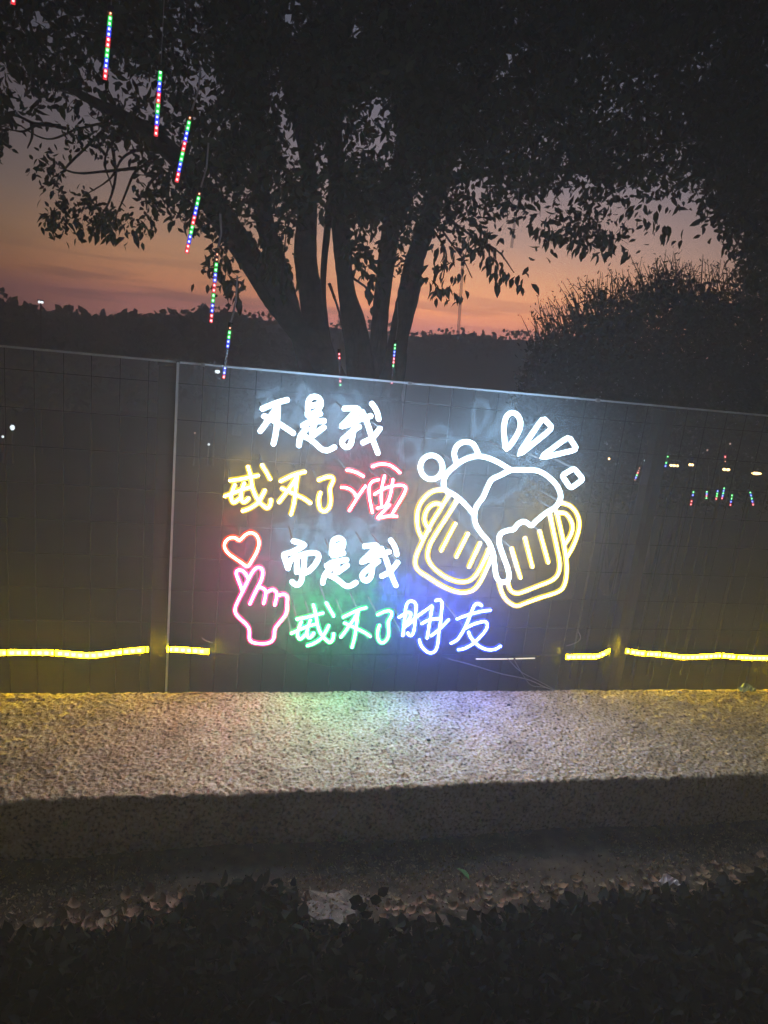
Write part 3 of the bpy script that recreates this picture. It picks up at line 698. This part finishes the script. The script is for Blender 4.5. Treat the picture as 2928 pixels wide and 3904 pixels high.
# crown: clusters of leaves spread through a deep volume
def sample(poly, n_, dens=None):
    x0, x1 = min(p[0] for p in poly), max(p[0] for p in poly); y0, y1 = min(p[1] for p in poly), max(p[1] for p in poly)
    X = rng.uniform(x0, x1, n_ * 4); Y = rng.uniform(y0, y1, n_ * 4); k = inside(poly, X, Y)
    return X[k][:n_], Y[k][:n_]
mass = [(-300, -700), (3300, -700), (3300, 1120), (2928, 1090), (2840, 1060), (2800, 960), (2770, 860), (2690, 830), (2600, 780), (2540, 830), (2470, 900), (2400, 860), (2340, 940), (2260, 925),
        (2180, 900), (2100, 935), (2010, 880), (1950, 850), (1860, 800), (1760, 850), (1680, 820), (1640, 880), (1560, 900), (1500, 860), (1440, 880), (1340, 860), (1240, 800), (1130, 860), (1000, 880),
        (900, 840), (820, 900), (740, 880), (680, 800), (620, 730), (560, 650), (525, 560), (480, 500), (420, 460), (370, 470), (320, 440), (280, 430), (220, 420), (165, 385), (115, 345), (70, 365), (40, 410), (0, 480), (-200, 520)]
holes = [(1130, 60, 55, 70, .9), (1370, 130, 45, 60, .9), (1080, 300, 40, 60, .7), (1050, 400, 36, 110, .9), (1120, 560, 45, 110, .9), (1350, 500, 70, 110, .65), (1450, 400, 60, 60, .6), (1470, 590, 45, 80, .7),
         (1230, 720, 34, 150, .95), (200, 120, 90, 60, .5), (330, 240, 70, 50, .5), (40, 300, 60, 60, .6), (520, 260, 50, 60, .5), (800, 330, 60, 50, .6), (690, 560, 40, 60, .6), (870, 480, 60, 60, .5),
         (2200, 750, 120, 60, .6), (2050, 820, 90, 60, .6), (2500, 780, 90, 70, .75), (2400, 820, 90, 50, .6), (1800, 700, 80, 60, .5), (2560, 600, 60, 50, .5), (1620, 760, 60, 80, .6), (1380, 910, 60, 60, .6),
         (950, 720, 50, 120, .6), (1040, 740, 40, 90, .6), (2640, 830, 60, 90, .9), (300, 380, 80, 40, .6), (450, 350, 50, 60, .4)]
hr = random.Random(5)
holes += [(hr.uniform(-50, 800), hr.uniform(-20, 430), hr.uniform(18, 45), hr.uniform(15, 40), .75) for _ in range(34)]
holes += [(hr.uniform(900, 2700), hr.uniform(-20, 760), hr.uniform(12, 34), hr.uniform(14, 40), .7) for _ in range(44)]
def crown_pts(poly, ncl, per, ya, yb, spread, hole=True, taper=False):
    X, Y = sample(poly, ncl)
    keep = np.ones(len(X), bool)
    if hole:
        for hx, hy, ha, hb, st in holes:
            ha, hb, st = ha * 1.45, hb * 1.35, min(.97, st + .2)
            d = ((X - hx) / ha) ** 2 + ((Y - hy) / hb) ** 2
            keep &= ~((d < 1) & (rng.random(len(X)) < st))
    X, Y = X[keep], Y[keep]
    Yd = rng.uniform(ya, yb, len(X))
    C = np.array([list(aty(a, c, d)) for a, c, d in zip(X, Y, Yd)])
    C = np.repeat(C, per, 0)
    return C + rng.normal(size=C.shape) * spread
tl = np.array(tree.location)
pts = [crown_pts(mass, 8200, 10, Y_T - 2.6, Y_T + 1.8, .065)]
pts.append(crown_pts([(880, 150), (1750, 150), (1720, 800), (1620, 860), (1480, 820), (1330, 800), (1180, 760), (1020, 820), (900, 800), (830, 600)], 2600, 10, Y_T - 1.6, Y_T + 1.2, .06))
side = [(1110, -300), (3300, -300), (3300, 900), (2700, 700), (2100, 760), (1700, 640), (1200, 560)]
pts.append(crown_pts(side, 2600, 10, Y_T - 2.4, Y_T + 2.2, .10, True))
pts.append(crown_pts([(-300, -700), (3300, -700), (3300, 260), (-300, 200)], 2200, 10, Y_T - 2.6, Y_T + 2.2, .08, True))
pts.append(crown_pts([(2620, 300), (3300, 300), (3300, 1300), (2960, 1250), (2880, 1060), (2800, 900), (2720, 800)], 900, 10, Y_T - 2.0, Y_T + .5, .07, False))
sprigs = [[(170, 800), (250, 770), (330, 830), (420, 790), (560, 830), (585, 850), (520, 890), (420, 905), (330, 880), (230, 900), (180, 850)],
          [(135, 620), (220, 590), (230, 680), (190, 740), (150, 690)], [(240, 720), (330, 740), (380, 790), (300, 800)], [(520, 690), (600, 720), (600, 830), (540, 810)], [(235, 440), (300, 450), (300, 560), (250, 560)], [(360, 480), (420, 490), (415, 600), (375, 590)], [(-40, 480), (30, 470), (30, 560), (-20, 580)]]
spray = [crown_pts(sp, 44 if i == 0 else 9, 9, Y_T - 2.2, Y_T - 1.4, .028, False) for i, sp in enumerate(sprigs)]
for sp in ([(820, 950), (900, 930), (930, 1060), (880, 1110), (815, 1120), (800, 1020)], [(930, 860), (1060, 880), (1110, 1040), (1060, 1075), (1000, 1000)], [(1340, 900), (1430, 880), (1450, 1010), (1430, 1110), (1390, 1060), (1345, 980)],
           [(1500, 930), (1560, 880), (1560, 1040), (1520, 1060)], [(1640, 840), (1830, 830), (1900, 900), (1830, 980), (1740, 1000), (1690, 940)]):
    pts.append(crown_pts(sp, 26, 4, Y_T - 1.6, Y_T - .8, .05, False))
pts = np.concatenate(pts) - tl
scatter('crown', pts, rng.uniform(.045, .082, len(pts)), M_leaf, tree, droop=.7)
spray = np.concatenate(spray) - tl
scatter('leaf_spray', spray, rng.uniform(.032, .055, len(spray)), M_leaf, tree, droop=.7)
# single hanging leaves along the fringes
leafme = leaf_mesh('leaf', M_leaf)
fr = [((1690, 940), (1740, 1120), 34), ((1780, 900), (1990, 1100), 46), ((1620, 1030), (1700, 1130), 22), ((1800, 860), (1900, 980), 20), ((820, 960), (900, 1130), 34), ((960, 900), (1110, 1080), 40), ((1350, 930), (1440, 1120), 30),
      ((2030, 880), (2320, 945), 40), ((2500, 820), (2580, 900), 16), ((2760, 850), (2900, 1080), 30), ((170, 830), (560, 880), 16)]
for (xa, ya), (xb, yb), cnt in fr:
    for k in range(cnt):
        t = random.random(); x = xa + (xb - xa) * t + random.gauss(0, 22); y = ya + (yb - ya) * t + random.gauss(0, 22)
        o = link('leaf', leafme, tree, local(tree, aty(x, y, Y_T - random.uniform(.9, 1.9))))
        s_l = random.uniform(.06, .10); o.scale = (s_l, s_l, s_l)
        o.rotation_euler = (random.uniform(-.7, .7), math.radians(random.uniform(35, 100)), random.uniform(0, 6.28))

# ------------------------------------------------------------------ spiky shrub on the right
Y_S = 7.6
sb = aty(2560, 1500, Y_S); sb.z = ground_z(sb.x, Y_S)
shrub = thing('tall_shrub', 'big dark shrub with bristling twigs against the orange sky', 'shrub', sb)
ol = [(2020, 1330), (2060, 1250), (2110, 1230), (2160, 1215), (2210, 1170), (2270, 1130), (2320, 1105), (2400, 1095), (2480, 1070), (2560, 1060), (2640, 1085), (2720, 1070), (2800, 1090), (2928, 1060), (3200, 1040)]
body = ol + [(3200, 1900), (2000, 1900), (1990, 1500)]
low = [(x, y + 75) for x, y in ol] + [(3200, 1900), (2000, 1900), (1990, 1500)]
sp_ = [crown_pts(body, 1900, 8, Y_S - .9, Y_S + .9, .05, False), crown_pts(low, 5200, 9, Y_S - 1.0, Y_S + 1.0, .07, False)]
sp_ = np.concatenate(sp_) - np.array(sb)
scatter('crown', sp_, rng.uniform(.045, .085, len(sp_)), M_leaf2, shrub, droop=0)
for k in range(10):
    x = 2120 + k * 95; mb = MB(); top = aty(x + random.uniform(-40, 40), 1200, Y_S + random.uniform(-.6, .6)); ft = Vector((sb.x + random.uniform(-.5, .5), Y_S + random.uniform(-.2, .2), sb.z - .05))
    mb.tube([local(shrub, ft), local(shrub, ft * .5 + top * .5 + Vector((.1, 0, .1))), local(shrub, top)], [.04, .03, .012], 7, wob=.1); mb.build('stem', M_bark, shrub)
tip_pts = []
for k in range(260):
    x = random.uniform(2030, 2950); yb_ = np.interp(x, [a for a, _ in ol], [c for _, c in ol])
    d = Y_S + random.uniform(-.8, .8); ln = random.uniform(50, 130) * (1 if random.random() < .8 else 1.25); lean = random.gauss(0, 26) - (18 if x < 2300 else 0)
    mb = MB(); a = aty(x, yb_ + 80, d); c = aty(x + lean, yb_ + 45 - ln * .55, d); e = aty(x + lean * 1.7, yb_ + 45 - ln, d)
    mb.tube([local(shrub, a), local(shrub, c), local(shrub, e)], [.007, .005, .0025], 5, wob=.1); mb.build('twig', M_bark, shrub)
    for t in np.linspace(.1, 1, 7):
        q = a.lerp(e, t); tip_pts.append(np.array(q - sb) + rng.normal(size=3) * .022)
o = scatter('twig_leaves', tip_pts, rng.uniform(.03, .055, len(tip_pts)), M_leaf2, shrub, droop=-.4, wide=.7)

# ------------------------------------------------------------------ far trees
def far_tree(px, top, wpx, y, label):
    c = aty(px, top, y); gz = ground_z(c.x, min(y, 47)); hgt_ = c.z - gz; wd = wpx * y / FPX
    t = thing('distant_tree', label, 'tree', (c.x, y, gz), 'dark trees across the far field')
    mb = MB(); mb.tube([Vector((0, 0, -.1)), Vector((.05, 0, hgt_ * .35)), Vector((0, .05, hgt_ * .7))], [.12, .08, .04], 8, wob=.1); mb.build('trunk', M_bark, t)
    cl = []
    for k in range(9):
        a = random.uniform(0, 6.28); rr = random.uniform(0, .62)
        cz = random.uniform(.28, .80) * hgt_; cx, cyy = math.cos(a) * rr * wd / 2, math.sin(a) * rr * wd / 2
        rad = random.uniform(.20, .34) * min(wd, hgt_ * 1.6)
        rad = min(rad, hgt_ * .98 - cz) if hgt_ * .98 - cz > .2 else .2
        n_ = 360; d = rng.normal(size=(n_, 3)); d /= np.linalg.norm(d, axis=1)[:, None]
        cl.append(np.array((cx, cyy, cz)) + d * rad * (rng.random((n_, 1)) ** .35) * np.array((1.25, 1.0, .9)))
    cl = np.concatenate(cl); scatter('crown', cl, rng.uniform(.13, .25, len(cl)), M_far, t, droop=0, wide=1.6)
far_tree(-30, 1085, 420, 17.4, 'dark distant tree cut by the photo edge below the cloud bank')
far_tree(250, 1165, 420, 19.7, 'dark distant tree second from the photo edge')
far_tree(480, 1172, 360, 20.9, 'low dark distant tree under the hanging leaf sprays')
far_tree(640, 1160, 260, 19.1, 'dark distant tree just short of the tall rounded one')
far_tree(800, 1128, 220, 16.8, 'tall rounded distant tree beside the hanging light tube')
far_tree(930, 1165, 260, 18.6, 'dark distant tree at the foot of the leaning limb')
far_tree(1090, 1240, 300, 20.3, 'low dark distant tree seen past the tree trunk')

# ------------------------------------------------------------------ hanging multicoloured light tubes
LEDC = {'G': ((.02, 1.0, .12), (.0, .50, .05)), 'B': ((.06, .14, 1.0), (.01, .03, .85)), 'R': ((1.0, .06, .08), (.75, .01, .02)), 'o': ((1.0, .35, .1), (.5, .08, .02))}
LM = {}
for k_, (c, j) in LEDC.items():
    LM[k_] = (glow('led_core_' + k_, tuple(.25 + .75 * x for x in c), 5.0, lit=False), glow('led_glow_' + k_, j, 1.6, lit=False))
def led_data(k_, r):
    mb = MB(); mb.tube([Vector((0, 0, -r * 1.15)), Vector((0, 0, r * 1.15))], r, 10, mi=1); mb.box((0, -r * 1.0, 0), (r * .9, r * .6, r * .9), mi=0)
    return mb.mesh('led', [LM[k_][0], LM[k_][1]])
LD = {}
def light_tube(label, top, bot, y, pattern='oGGBBRRGGBBRR', wire_to=None, r=.0082, name='hanging_light_tube', posts=None, wire_r=.0016):
    A, B = aty(*top, y), aty(*bot, y)
    t = thing(name, label, 'light tube', A, 'multicoloured light tubes hanging outdoors')
    ax = (B - A); ln = ax.length; ax.normalize()
    zl = -ax; yl = A - CAM; yl = (yl - zl * yl.dot(zl)).normalized(); rot = Matrix((yl.cross(zl), yl, zl)).transposed().to_quaternion()
    mb = MB(); mb.tube([Vector((0, 0, 0)), B - A], r * 1.12, 10); mb.build('casing', M_tubeplastic, t)
    mb = MB(); mb.tube([-ax * .016, ax * .004], r * 1.35, 10); mb.build('cap', M_black, t)
    n_ = len(pattern)
    for i, ch in enumerate(pattern):
        if ch == '.': continue
        key = (ch, round(r, 4))
        if key not in LD: LD[key] = led_data(ch, r)
        o = link('led', LD[key], t, ax * (ln * (i + .5) / n_)); o.rotation_mode = 'QUATERNION'; o.rotation_quaternion = rot
        if ch == 'o': o.scale = (.6, .6, .5)
    wt = aty(*wire_to, y) if wire_to else A + Vector((0, 0, .8))
    mb = MB(); mb.tube([-ax * .012, (wt - A) * .5 + Vector((.01, 0, 0)), wt - A], wire_r, 5); mb.build('hanging_wire', M_cable, t)
    return t
Y_H = 3.5
light_tube('hanging light tube with one red end showing at the photo corner', (58, -230), (50, 14), Y_H, 'oGGBBRRGGBBRR')
light_tube('topmost whole multicoloured light tube in the canopy', (422, 42), (400, 302), Y_H - .2)
light_tube('multicoloured light tube second from the top beside lit green leaves', (612, 268), (594, 520), Y_H - .1, 'GGBBRRGGBBRR')
light_tube('tilted multicoloured light tube third from the top', (726, 440), (673, 695), Y_H, 'oGGBBRRGGBBRR', (765, 255), wire_r=.004)
light_tube('tilted multicoloured light tube ending over the orange sky', (762, 730), (711, 966), Y_H + .1, 'oGGBBRRGGBBRR', (795, 545), wire_r=.004)
light_tube('multicoloured light tube hanging before the rounded distant tree', (829, 960), (804, 1232), Y_H + .2, 'ooGGBBRRGGBBRR', (840, 815), wire_r=.005)
light_tube('partly dark light tube crossing the top edge of the screen', (878, 1242), (852, 1445), Y_H + .3, 'oGGBB....BBR', (905, 1050), wire_r=.005)
light_tube('mostly dark light tube hanging before the fork of the tree', (1293, 1342), (1298, 1475), Y_H + .5, 'RR....RRG', (1290, 1200), r=.006)
light_tube('short light tube hanging before the thickest tree limb', (1507, 1308), (1493, 1466), Y_H + .5, 'GGBBRRG....R', (1515, 1150), r=.006)
light_tube('unlit grey light tube hanging over the orange sky', (1764, 1010), (1745, 1298), Y_H + .4, '.', (1790, 860), r=.0075)
light_tube('unlit grey light tube hidden in leaves beside the drooping sprigs', (1965, 820), (1950, 945), Y_H + .4, '.', (1975, 700), r=.0065)
# a further cord of them, low behind the screen
Y_C = 5.4
cordA, cordB = aty(2380, 1690, Y_C), aty(3050, 1770, Y_C)
cord = thing('light_cord', 'dark cord on two stakes carrying small light tubes behind the shrub side of the screen', 'cord', (cordA.x, Y_C, ground_z(cordA.x, Y_C)))
for q in (cordA, cordB):
    mb = MB(); mb.tube([local(cord, (q.x, Y_C, ground_z(q.x, Y_C) - .1)), local(cord, q + Vector((0, 0, .03)))], .009, 8); mb.build('stake', M_post, cord)
mb = MB(); mb.tube([local(cord, cordA.lerp(cordB, t) + Vector((0, 0, -.10 * 4 * t * (1 - t)))) for t in np.linspace(0, 1, 15)], .002, 5); mb.build('line', M_black, cord)
def cord_at(px, y=1800):
    q = aty(px, y, Y_C); t = (q.x - cordA.x) / (cordB.x - cordA.x); c = cordA.lerp(cordB, t) + Vector((0, 0, -.10 * 4 * t * (1 - t)))
    return proj(c)
small = [((2440, 1780), (2419, 1834), 'ooRGBo', 'small light tube nearest the beer mug'), ((2547, 1734), (2536, 1782), 'G.GB', 'small green and blue light tube above the amber lamps'),
         ((2645, 1870), (2633, 1928), 'GB.RR', 'small faint light tube second along the low row'), ((2695, 1870), (2693, 1902), 'GBRG', 'small short light tube with a green tip'),
         ((2737, 1866), (2730, 1906), 'BGGR', 'small light tube with a blue top and red tip'), ((2762, 1856), (2752, 1904), 'GBGBR', 'small light tube with a green top in the low row'),
         ((2792, 1882), (2784, 1930), 'GGBR', 'small light tube hanging lowest in the row'), ((2859, 1870), (2872, 1928), 'GBGBR', 'small bright light tube nearest the photo edge'),
         ((2765, 1732), (2765, 1768), 'Ro', 'small red light tube above the amber lamps')]
for tp, bt, pt, lb in small:
    light_tube(lb, tp, bt, Y_C, pt, cord_at(tp[0]) if tp[1] > 1770 else (tp[0], tp[1] - 60), r=.0085, name='small_light_tube', wire_r=.0012)

# ------------------------------------------------------------------ far lamps
M_amber = glow('amber_lamp', (1.0, .62, .25), 6, lit=False); M_white_lamp = glow('white_lamp', (.85, .95, 1.0), 2.2, lit=False); M_pink_lamp = glow('dim_lamp', (1.0, .6, .5), .8, lit=False)
def lamp(px, py, wpx, y, m, label, hpx=9, n_=1):
    c = aty(px, py, y); gz = ground_z(c.x, y); k = y / FPX
    t = thing('distant_lamp', label, 'lamp', (c.x, y, gz), 'lamps far behind the screen')
    mb = MB(); mb.tube([Vector((0, 0, -.05)), Vector((0, 0, max(.1, c.z - gz - hpx * k * .6)))], .004 * math.sqrt(y), 6); mb.build('pole', M_post, t)
    mb = MB(); mb.box((0, 0, c.z - gz + hpx * k * .75), (wpx * k * 1.1, hpx * k, hpx * k * .35)); mb.build('hood', M_post, t)
    for i in range(n_):
        x = (i - (n_ - 1) / 2) * wpx * k / n_; rr = max(hpx * k / 2, .01)
        mb = MB(); rx = wpx * k / n_ * .5
        for a in range(6):
            th = math.pi * a / 5
            for j in range(8):
                ph = 2 * math.pi * j / 8
                mb.v.append((x + rx * math.sin(th) * math.cos(ph), rr * math.sin(th) * math.sin(ph), c.z - gz + rr * math.cos(th)))
        for a in range(5):
            for j in range(8): mb.f.append((a * 8 + j, a * 8 + (j + 1) % 8, a * 8 + 8 + (j + 1) % 8, a * 8 + 8 + j)); mb.m.append(0)
        mb.build('bulb', m, t, smooth=True)
lamp(2570, 1775, 44, 5.6, M_amber, 'row of three amber bulbs beside the green light tube', 11, 3)
lamp(2635, 1772, 24, 5.6, M_amber, 'amber lamp between the two rows of bulbs', 11, 2)
lamp(2769, 1790, 38, 5.6, M_amber, 'amber pair of bulbs above the low row of light tubes', 12, 2)
lamp(2884, 1805, 54, 5.6, M_amber, 'brightest amber lamp nearest the photo edge', 13, 1)
lamp(2322, 1749, 9, 5.6, M_amber, 'tiny amber lamp beside the diamond spark', 9)
lamp(2459, 1756, 7, 5.6, M_white_lamp, 'tiny white lamp above the nearest small light tube', 8)
lamp(2697, 1716, 7, 5.8, M_pink_lamp, 'tiny dim reddish lamp above the amber pair', 8)
lamp(2784, 1692, 7, 5.8, M_pink_lamp, 'uppermost tiny dim lamp on the shrub side', 8)
lamp(47, 1630, 17, 14, M_white_lamp, 'oval white lamp low at the photo edge', 20)
lamp(11, 1665, 9, 14, M_white_lamp, 'small white lamp beneath the oval one', 9)
lamp(829, 1417, 20, 14, M_white_lamp, 'oval white lamp just under the top edge of the screen', 13)
lamp(796, 1694, 9, 14, M_white_lamp, 'tiny white lamp between the post and the writing', 9)
lamp(743, 1651, 8, 14, M_pink_lamp, 'tiny reddish lamp close to the fence post', 8)
lamp(155, 1152, 18, 15, M_white_lamp, 'pair of white bulbs among the distant trees', 9, 2)

# ------------------------------------------------------------------ things lying about
def wrapper(px, py, z, size, m, label, cat='wrapper', seed=1, y=None):
    q = atz(px, py, z); r_ = random.Random(seed); mb = MB()
    n_ = 7
    for j in range(n_):
        for i in range(n_):
            u, v = i / (n_ - 1) - .5, j / (n_ - 1) - .5
            mb.v.append((u * size * 1.3 + r_.uniform(-.1, .1) * size, v * size * .8 + r_.uniform(-.1, .1) * size, max(.001, (.35 - abs(u) * .5 + r_.uniform(-.25, .35)) * size)))
    for j in range(n_ - 1):
        for i in range(n_ - 1): mb.f.append((j * n_ + i, j * n_ + i + 1, (j + 1) * n_ + i + 1, (j + 1) * n_ + i)); mb.m.append(0)
    o = mb.build('crumpled_wrapper', m); o.location = q
    sm = o.modifiers.new('thick', 'SOLIDIFY'); sm.thickness = .001
    return tag(o, label, cat)
M_foil = plain('wrapper_foil', (.30, .42, .44), .3, spec=.6, vary=.4, vscale=90)
M_paper = plain('white_paper', (.75, .73, .78), .6, vary=.15, vscale=60)
w1 = wrapper(2845, 2634, .004, .045, M_foil, 'crumpled bluish wrapper on the back edge of the wall', seed=4)
w2 = wrapper(2590, 2640, .002, .012, M_paper, 'tiny scrap of white paper on the wall edge', 'paper scrap', 5)
w3 = wrapper(2548, 3372, GROUND_Z + .004, .035, M_paper, 'crumpled white paper on the leaf litter', 'paper scrap', 6)
def pebble(px, py, r_, label):
    q = atz(px, py, 0); mb = MB(); rr = random.Random(px)
    for a in range(6):
        th = math.pi * a / 5
        for j in range(9):
            ph = 2 * math.pi * j / 9; k_ = r_ * rr.uniform(.85, 1.1)
            mb.v.append((1.2 * k_ * math.sin(th) * math.cos(ph), k_ * math.sin(th) * math.sin(ph), .7 * k_ * math.cos(th) + r_ * .6))
    for a in range(5):
        for j in range(9): mb.f.append((a * 9 + j, a * 9 + (j + 1) % 9, a * 9 + 9 + (j + 1) % 9, a * 9 + 9 + j)); mb.m.append(0)
    o = mb.build('pebble', M_black, smooth=True); o.location = q; tag(o, label, 'pebble')
pebble(1938, 2691, .0055, 'dark pebble near the back edge of the granite under the mugs')
pebble(1634, 2825, .0055, 'dark pebble in the middle of the granite top')

# raised patch coloured pale to stand in for lit soil, and leaf litter on the strip of soil in front of the wall
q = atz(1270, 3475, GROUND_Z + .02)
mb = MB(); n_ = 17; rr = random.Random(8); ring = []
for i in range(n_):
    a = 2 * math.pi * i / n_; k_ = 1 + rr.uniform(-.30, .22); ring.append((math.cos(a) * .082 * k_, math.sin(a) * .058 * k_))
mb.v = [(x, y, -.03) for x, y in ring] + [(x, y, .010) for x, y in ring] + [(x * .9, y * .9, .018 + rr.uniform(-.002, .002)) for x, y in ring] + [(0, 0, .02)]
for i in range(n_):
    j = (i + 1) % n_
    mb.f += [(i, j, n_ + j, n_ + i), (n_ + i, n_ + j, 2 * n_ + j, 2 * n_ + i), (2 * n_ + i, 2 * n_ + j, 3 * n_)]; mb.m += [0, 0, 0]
st = mb.build('lit_soil_patch', M_lit_soil); st.location = q; tag(st, 'pale patch standing in for lit soil beside the leafy sprig', 'soil patch')

LLB = ['curled brown dead leaf lying on the soil below the wall', 'pinkish dead leaf lying on the soil below the wall', 'dull olive dead leaf lying on the soil below the wall']
deadme = []
for i, m in enumerate(M_litter):
    mb = MB(); rr = random.Random(20 + i); nn = 6
    for j in range(nn + 1):
        u = j / nn; wd = .36 * math.sin(math.pi * min(1, u * .92 + .04)) ** .8
        curl = .22 * (u - .5) ** 2 * 4 * rr.uniform(.6, 1.2)
        mb.v += [(u, -wd, curl + .18 * rr.uniform(.5, 1.3)), (u, 0, curl), (u, wd, curl + .18 * rr.uniform(.5, 1.3))]
    for j in range(nn):
        for k_ in range(2): mb.f.append((j * 3 + k_, j * 3 + k_ + 1, j * 3 + k_ + 4, j * 3 + k_ + 3)); mb.m.append(0)
    deadme.append(mb.mesh('dead_leaf', m, True))
def dead(px, py, size, k_):
    o = link('dead_leaf', deadme[k_], None, atz(px, py, GROUND_Z + random.uniform(.003, .012))); o.scale = (size,) * 3
    o.rotation_euler = (random.uniform(-.4, .4), random.uniform(-.4, .4), random.uniform(0, 6.28))
    tag(o, LLB[k_], 'leaf', ['brown dead leaves on the soil', 'pinkish dead leaves on the soil', 'olive dead leaves on the soil'][k_])
for k in range(70):
    x = random.uniform(180, 740); y = 3545 - (x - 180) * .15 + random.gauss(0, 22); dead(x, y, random.uniform(.025, .045), random.choice([0, 1, 1, 2]))
for k in range(130):
    x = random.uniform(1330, 2920); y = 3475 - (x - 1330) * .10 + random.gauss(0, 26); dead(x, y, random.uniform(.014, .032), random.choice([0, 0, 1, 2]))
o = link('green_leaf', leaf_mesh('green_leaf', M_green), None, atz(1790, 3356, GROUND_Z + .02)); o.scale = (.045,) * 3; o.rotation_euler = (.3, -.3, 2.2)
tag(o, 'single bright green leaf lying among the dead leaves', 'leaf')
# small crumbs and twigs of litter, uncountable
cx = rng.uniform(-50, 3000, 9000); cyp = 3420 - (cx - 180) * .075 + rng.normal(size=9000) * 90
P_ = np.array([list(atz(a, c, GROUND_Z + .006)) for a, c in zip(cx, cyp)])
sx = rng.uniform(1150, 1400, 260); sy = rng.uniform(3400, 3560, 260)
P_ = np.concatenate([P_, np.array([list(atz(a, c, GROUND_Z + .042)) for a, c in zip(sx, sy)])])
lt = scatter('leaf_crumbs', P_, rng.uniform(.004, .013, len(P_)), M_litter[2], None, droop=0); tag(lt, 'fine crumbs of dry leaf litter on the soil strip', 'litter', kind='stuff')

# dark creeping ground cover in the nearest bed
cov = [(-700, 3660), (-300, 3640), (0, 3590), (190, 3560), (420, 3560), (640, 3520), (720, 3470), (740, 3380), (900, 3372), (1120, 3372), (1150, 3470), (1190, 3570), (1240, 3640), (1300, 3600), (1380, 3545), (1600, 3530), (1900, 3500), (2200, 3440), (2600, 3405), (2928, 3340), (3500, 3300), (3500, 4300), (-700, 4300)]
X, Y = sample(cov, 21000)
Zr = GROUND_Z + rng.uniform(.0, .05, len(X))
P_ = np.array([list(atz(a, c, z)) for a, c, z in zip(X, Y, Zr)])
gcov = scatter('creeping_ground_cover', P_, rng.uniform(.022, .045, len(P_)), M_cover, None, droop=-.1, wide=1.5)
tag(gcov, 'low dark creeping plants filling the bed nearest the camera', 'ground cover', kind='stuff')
# leafy sprig standing up out of it before the pale lit patch, and two smaller ones
def sprig(label, px, py, spots, sz):
    q = atz(px, py, GROUND_Z); t = thing('leafy_sprig', label, 'plant', q, 'sprigs standing out of the ground cover')
    lm = leaf_mesh('leaf', M_cover, .85, .05); yq = q.y + .02
    tip = None; allp = [local(t, q)]
    for x, y in spots:
        e = local(t, aty(x, y, yq)); allp.append(e)
    mb = MB(); mb.tube([allp[0], (allp[0] + allp[1]) * .5 + Vector((.004, 0, 0)), allp[1]], [.0022, .0018, .001], 5); mb.build('stem', M_bark, t)
    for e in allp[1:]:
        o = link('leaf', lm, t, e); o.scale = (sz,) * 3
        o.rotation_euler = (math.radians(90) + random.uniform(-.5, .5), random.uniform(-.8, .8) + random.choice((0, 3.1)), random.uniform(-.5, .5))
sprig('dark leafy sprig standing before the pale lit patch', 1372, 3640, [(1372, 3480), (1342, 3445), (1345, 3415), (1330, 3430), (1410, 3425), (1440, 3412), (1402, 3450), (1380, 3500), (1362, 3520), (1400, 3530), (1375, 3545)], .030)
sprig('small dark sprig below the pale lit patch', 1280, 3640, [(1290, 3540), (1295, 3585), (1270, 3580), (1300, 3560)], .026)
sprig('tiny dark sprig at the edge of the litter strip', 1830, 3530, [(1830, 3480), (1815, 3490), (1920, 3470), (1900, 3480)], .022)

# ------------------------------------------------------------------ haze added to stand in for the lens glare around the sign
hb = MB(); hb.box((1.5, 10.2, 1.75), (58, 30, 10.5))
haze = hb.build('haze', []); tag(haze, kind='stuff')
m = bpy.data.materials.new('haze'); m.use_nodes = True; n = m.node_tree.nodes; n.clear()
o_ = n.new('ShaderNodeOutputMaterial'); pv = n.new('ShaderNodeVolumePrincipled')
pv.inputs['Color'].default_value = (.9, .92, .95, 1); pv.inputs['Density'].default_value = .036; pv.inputs['Anisotropy'].default_value = .35
m.node_tree.links.new(pv.outputs[0], o_.inputs['Volume']); haze.data.materials.append(m)
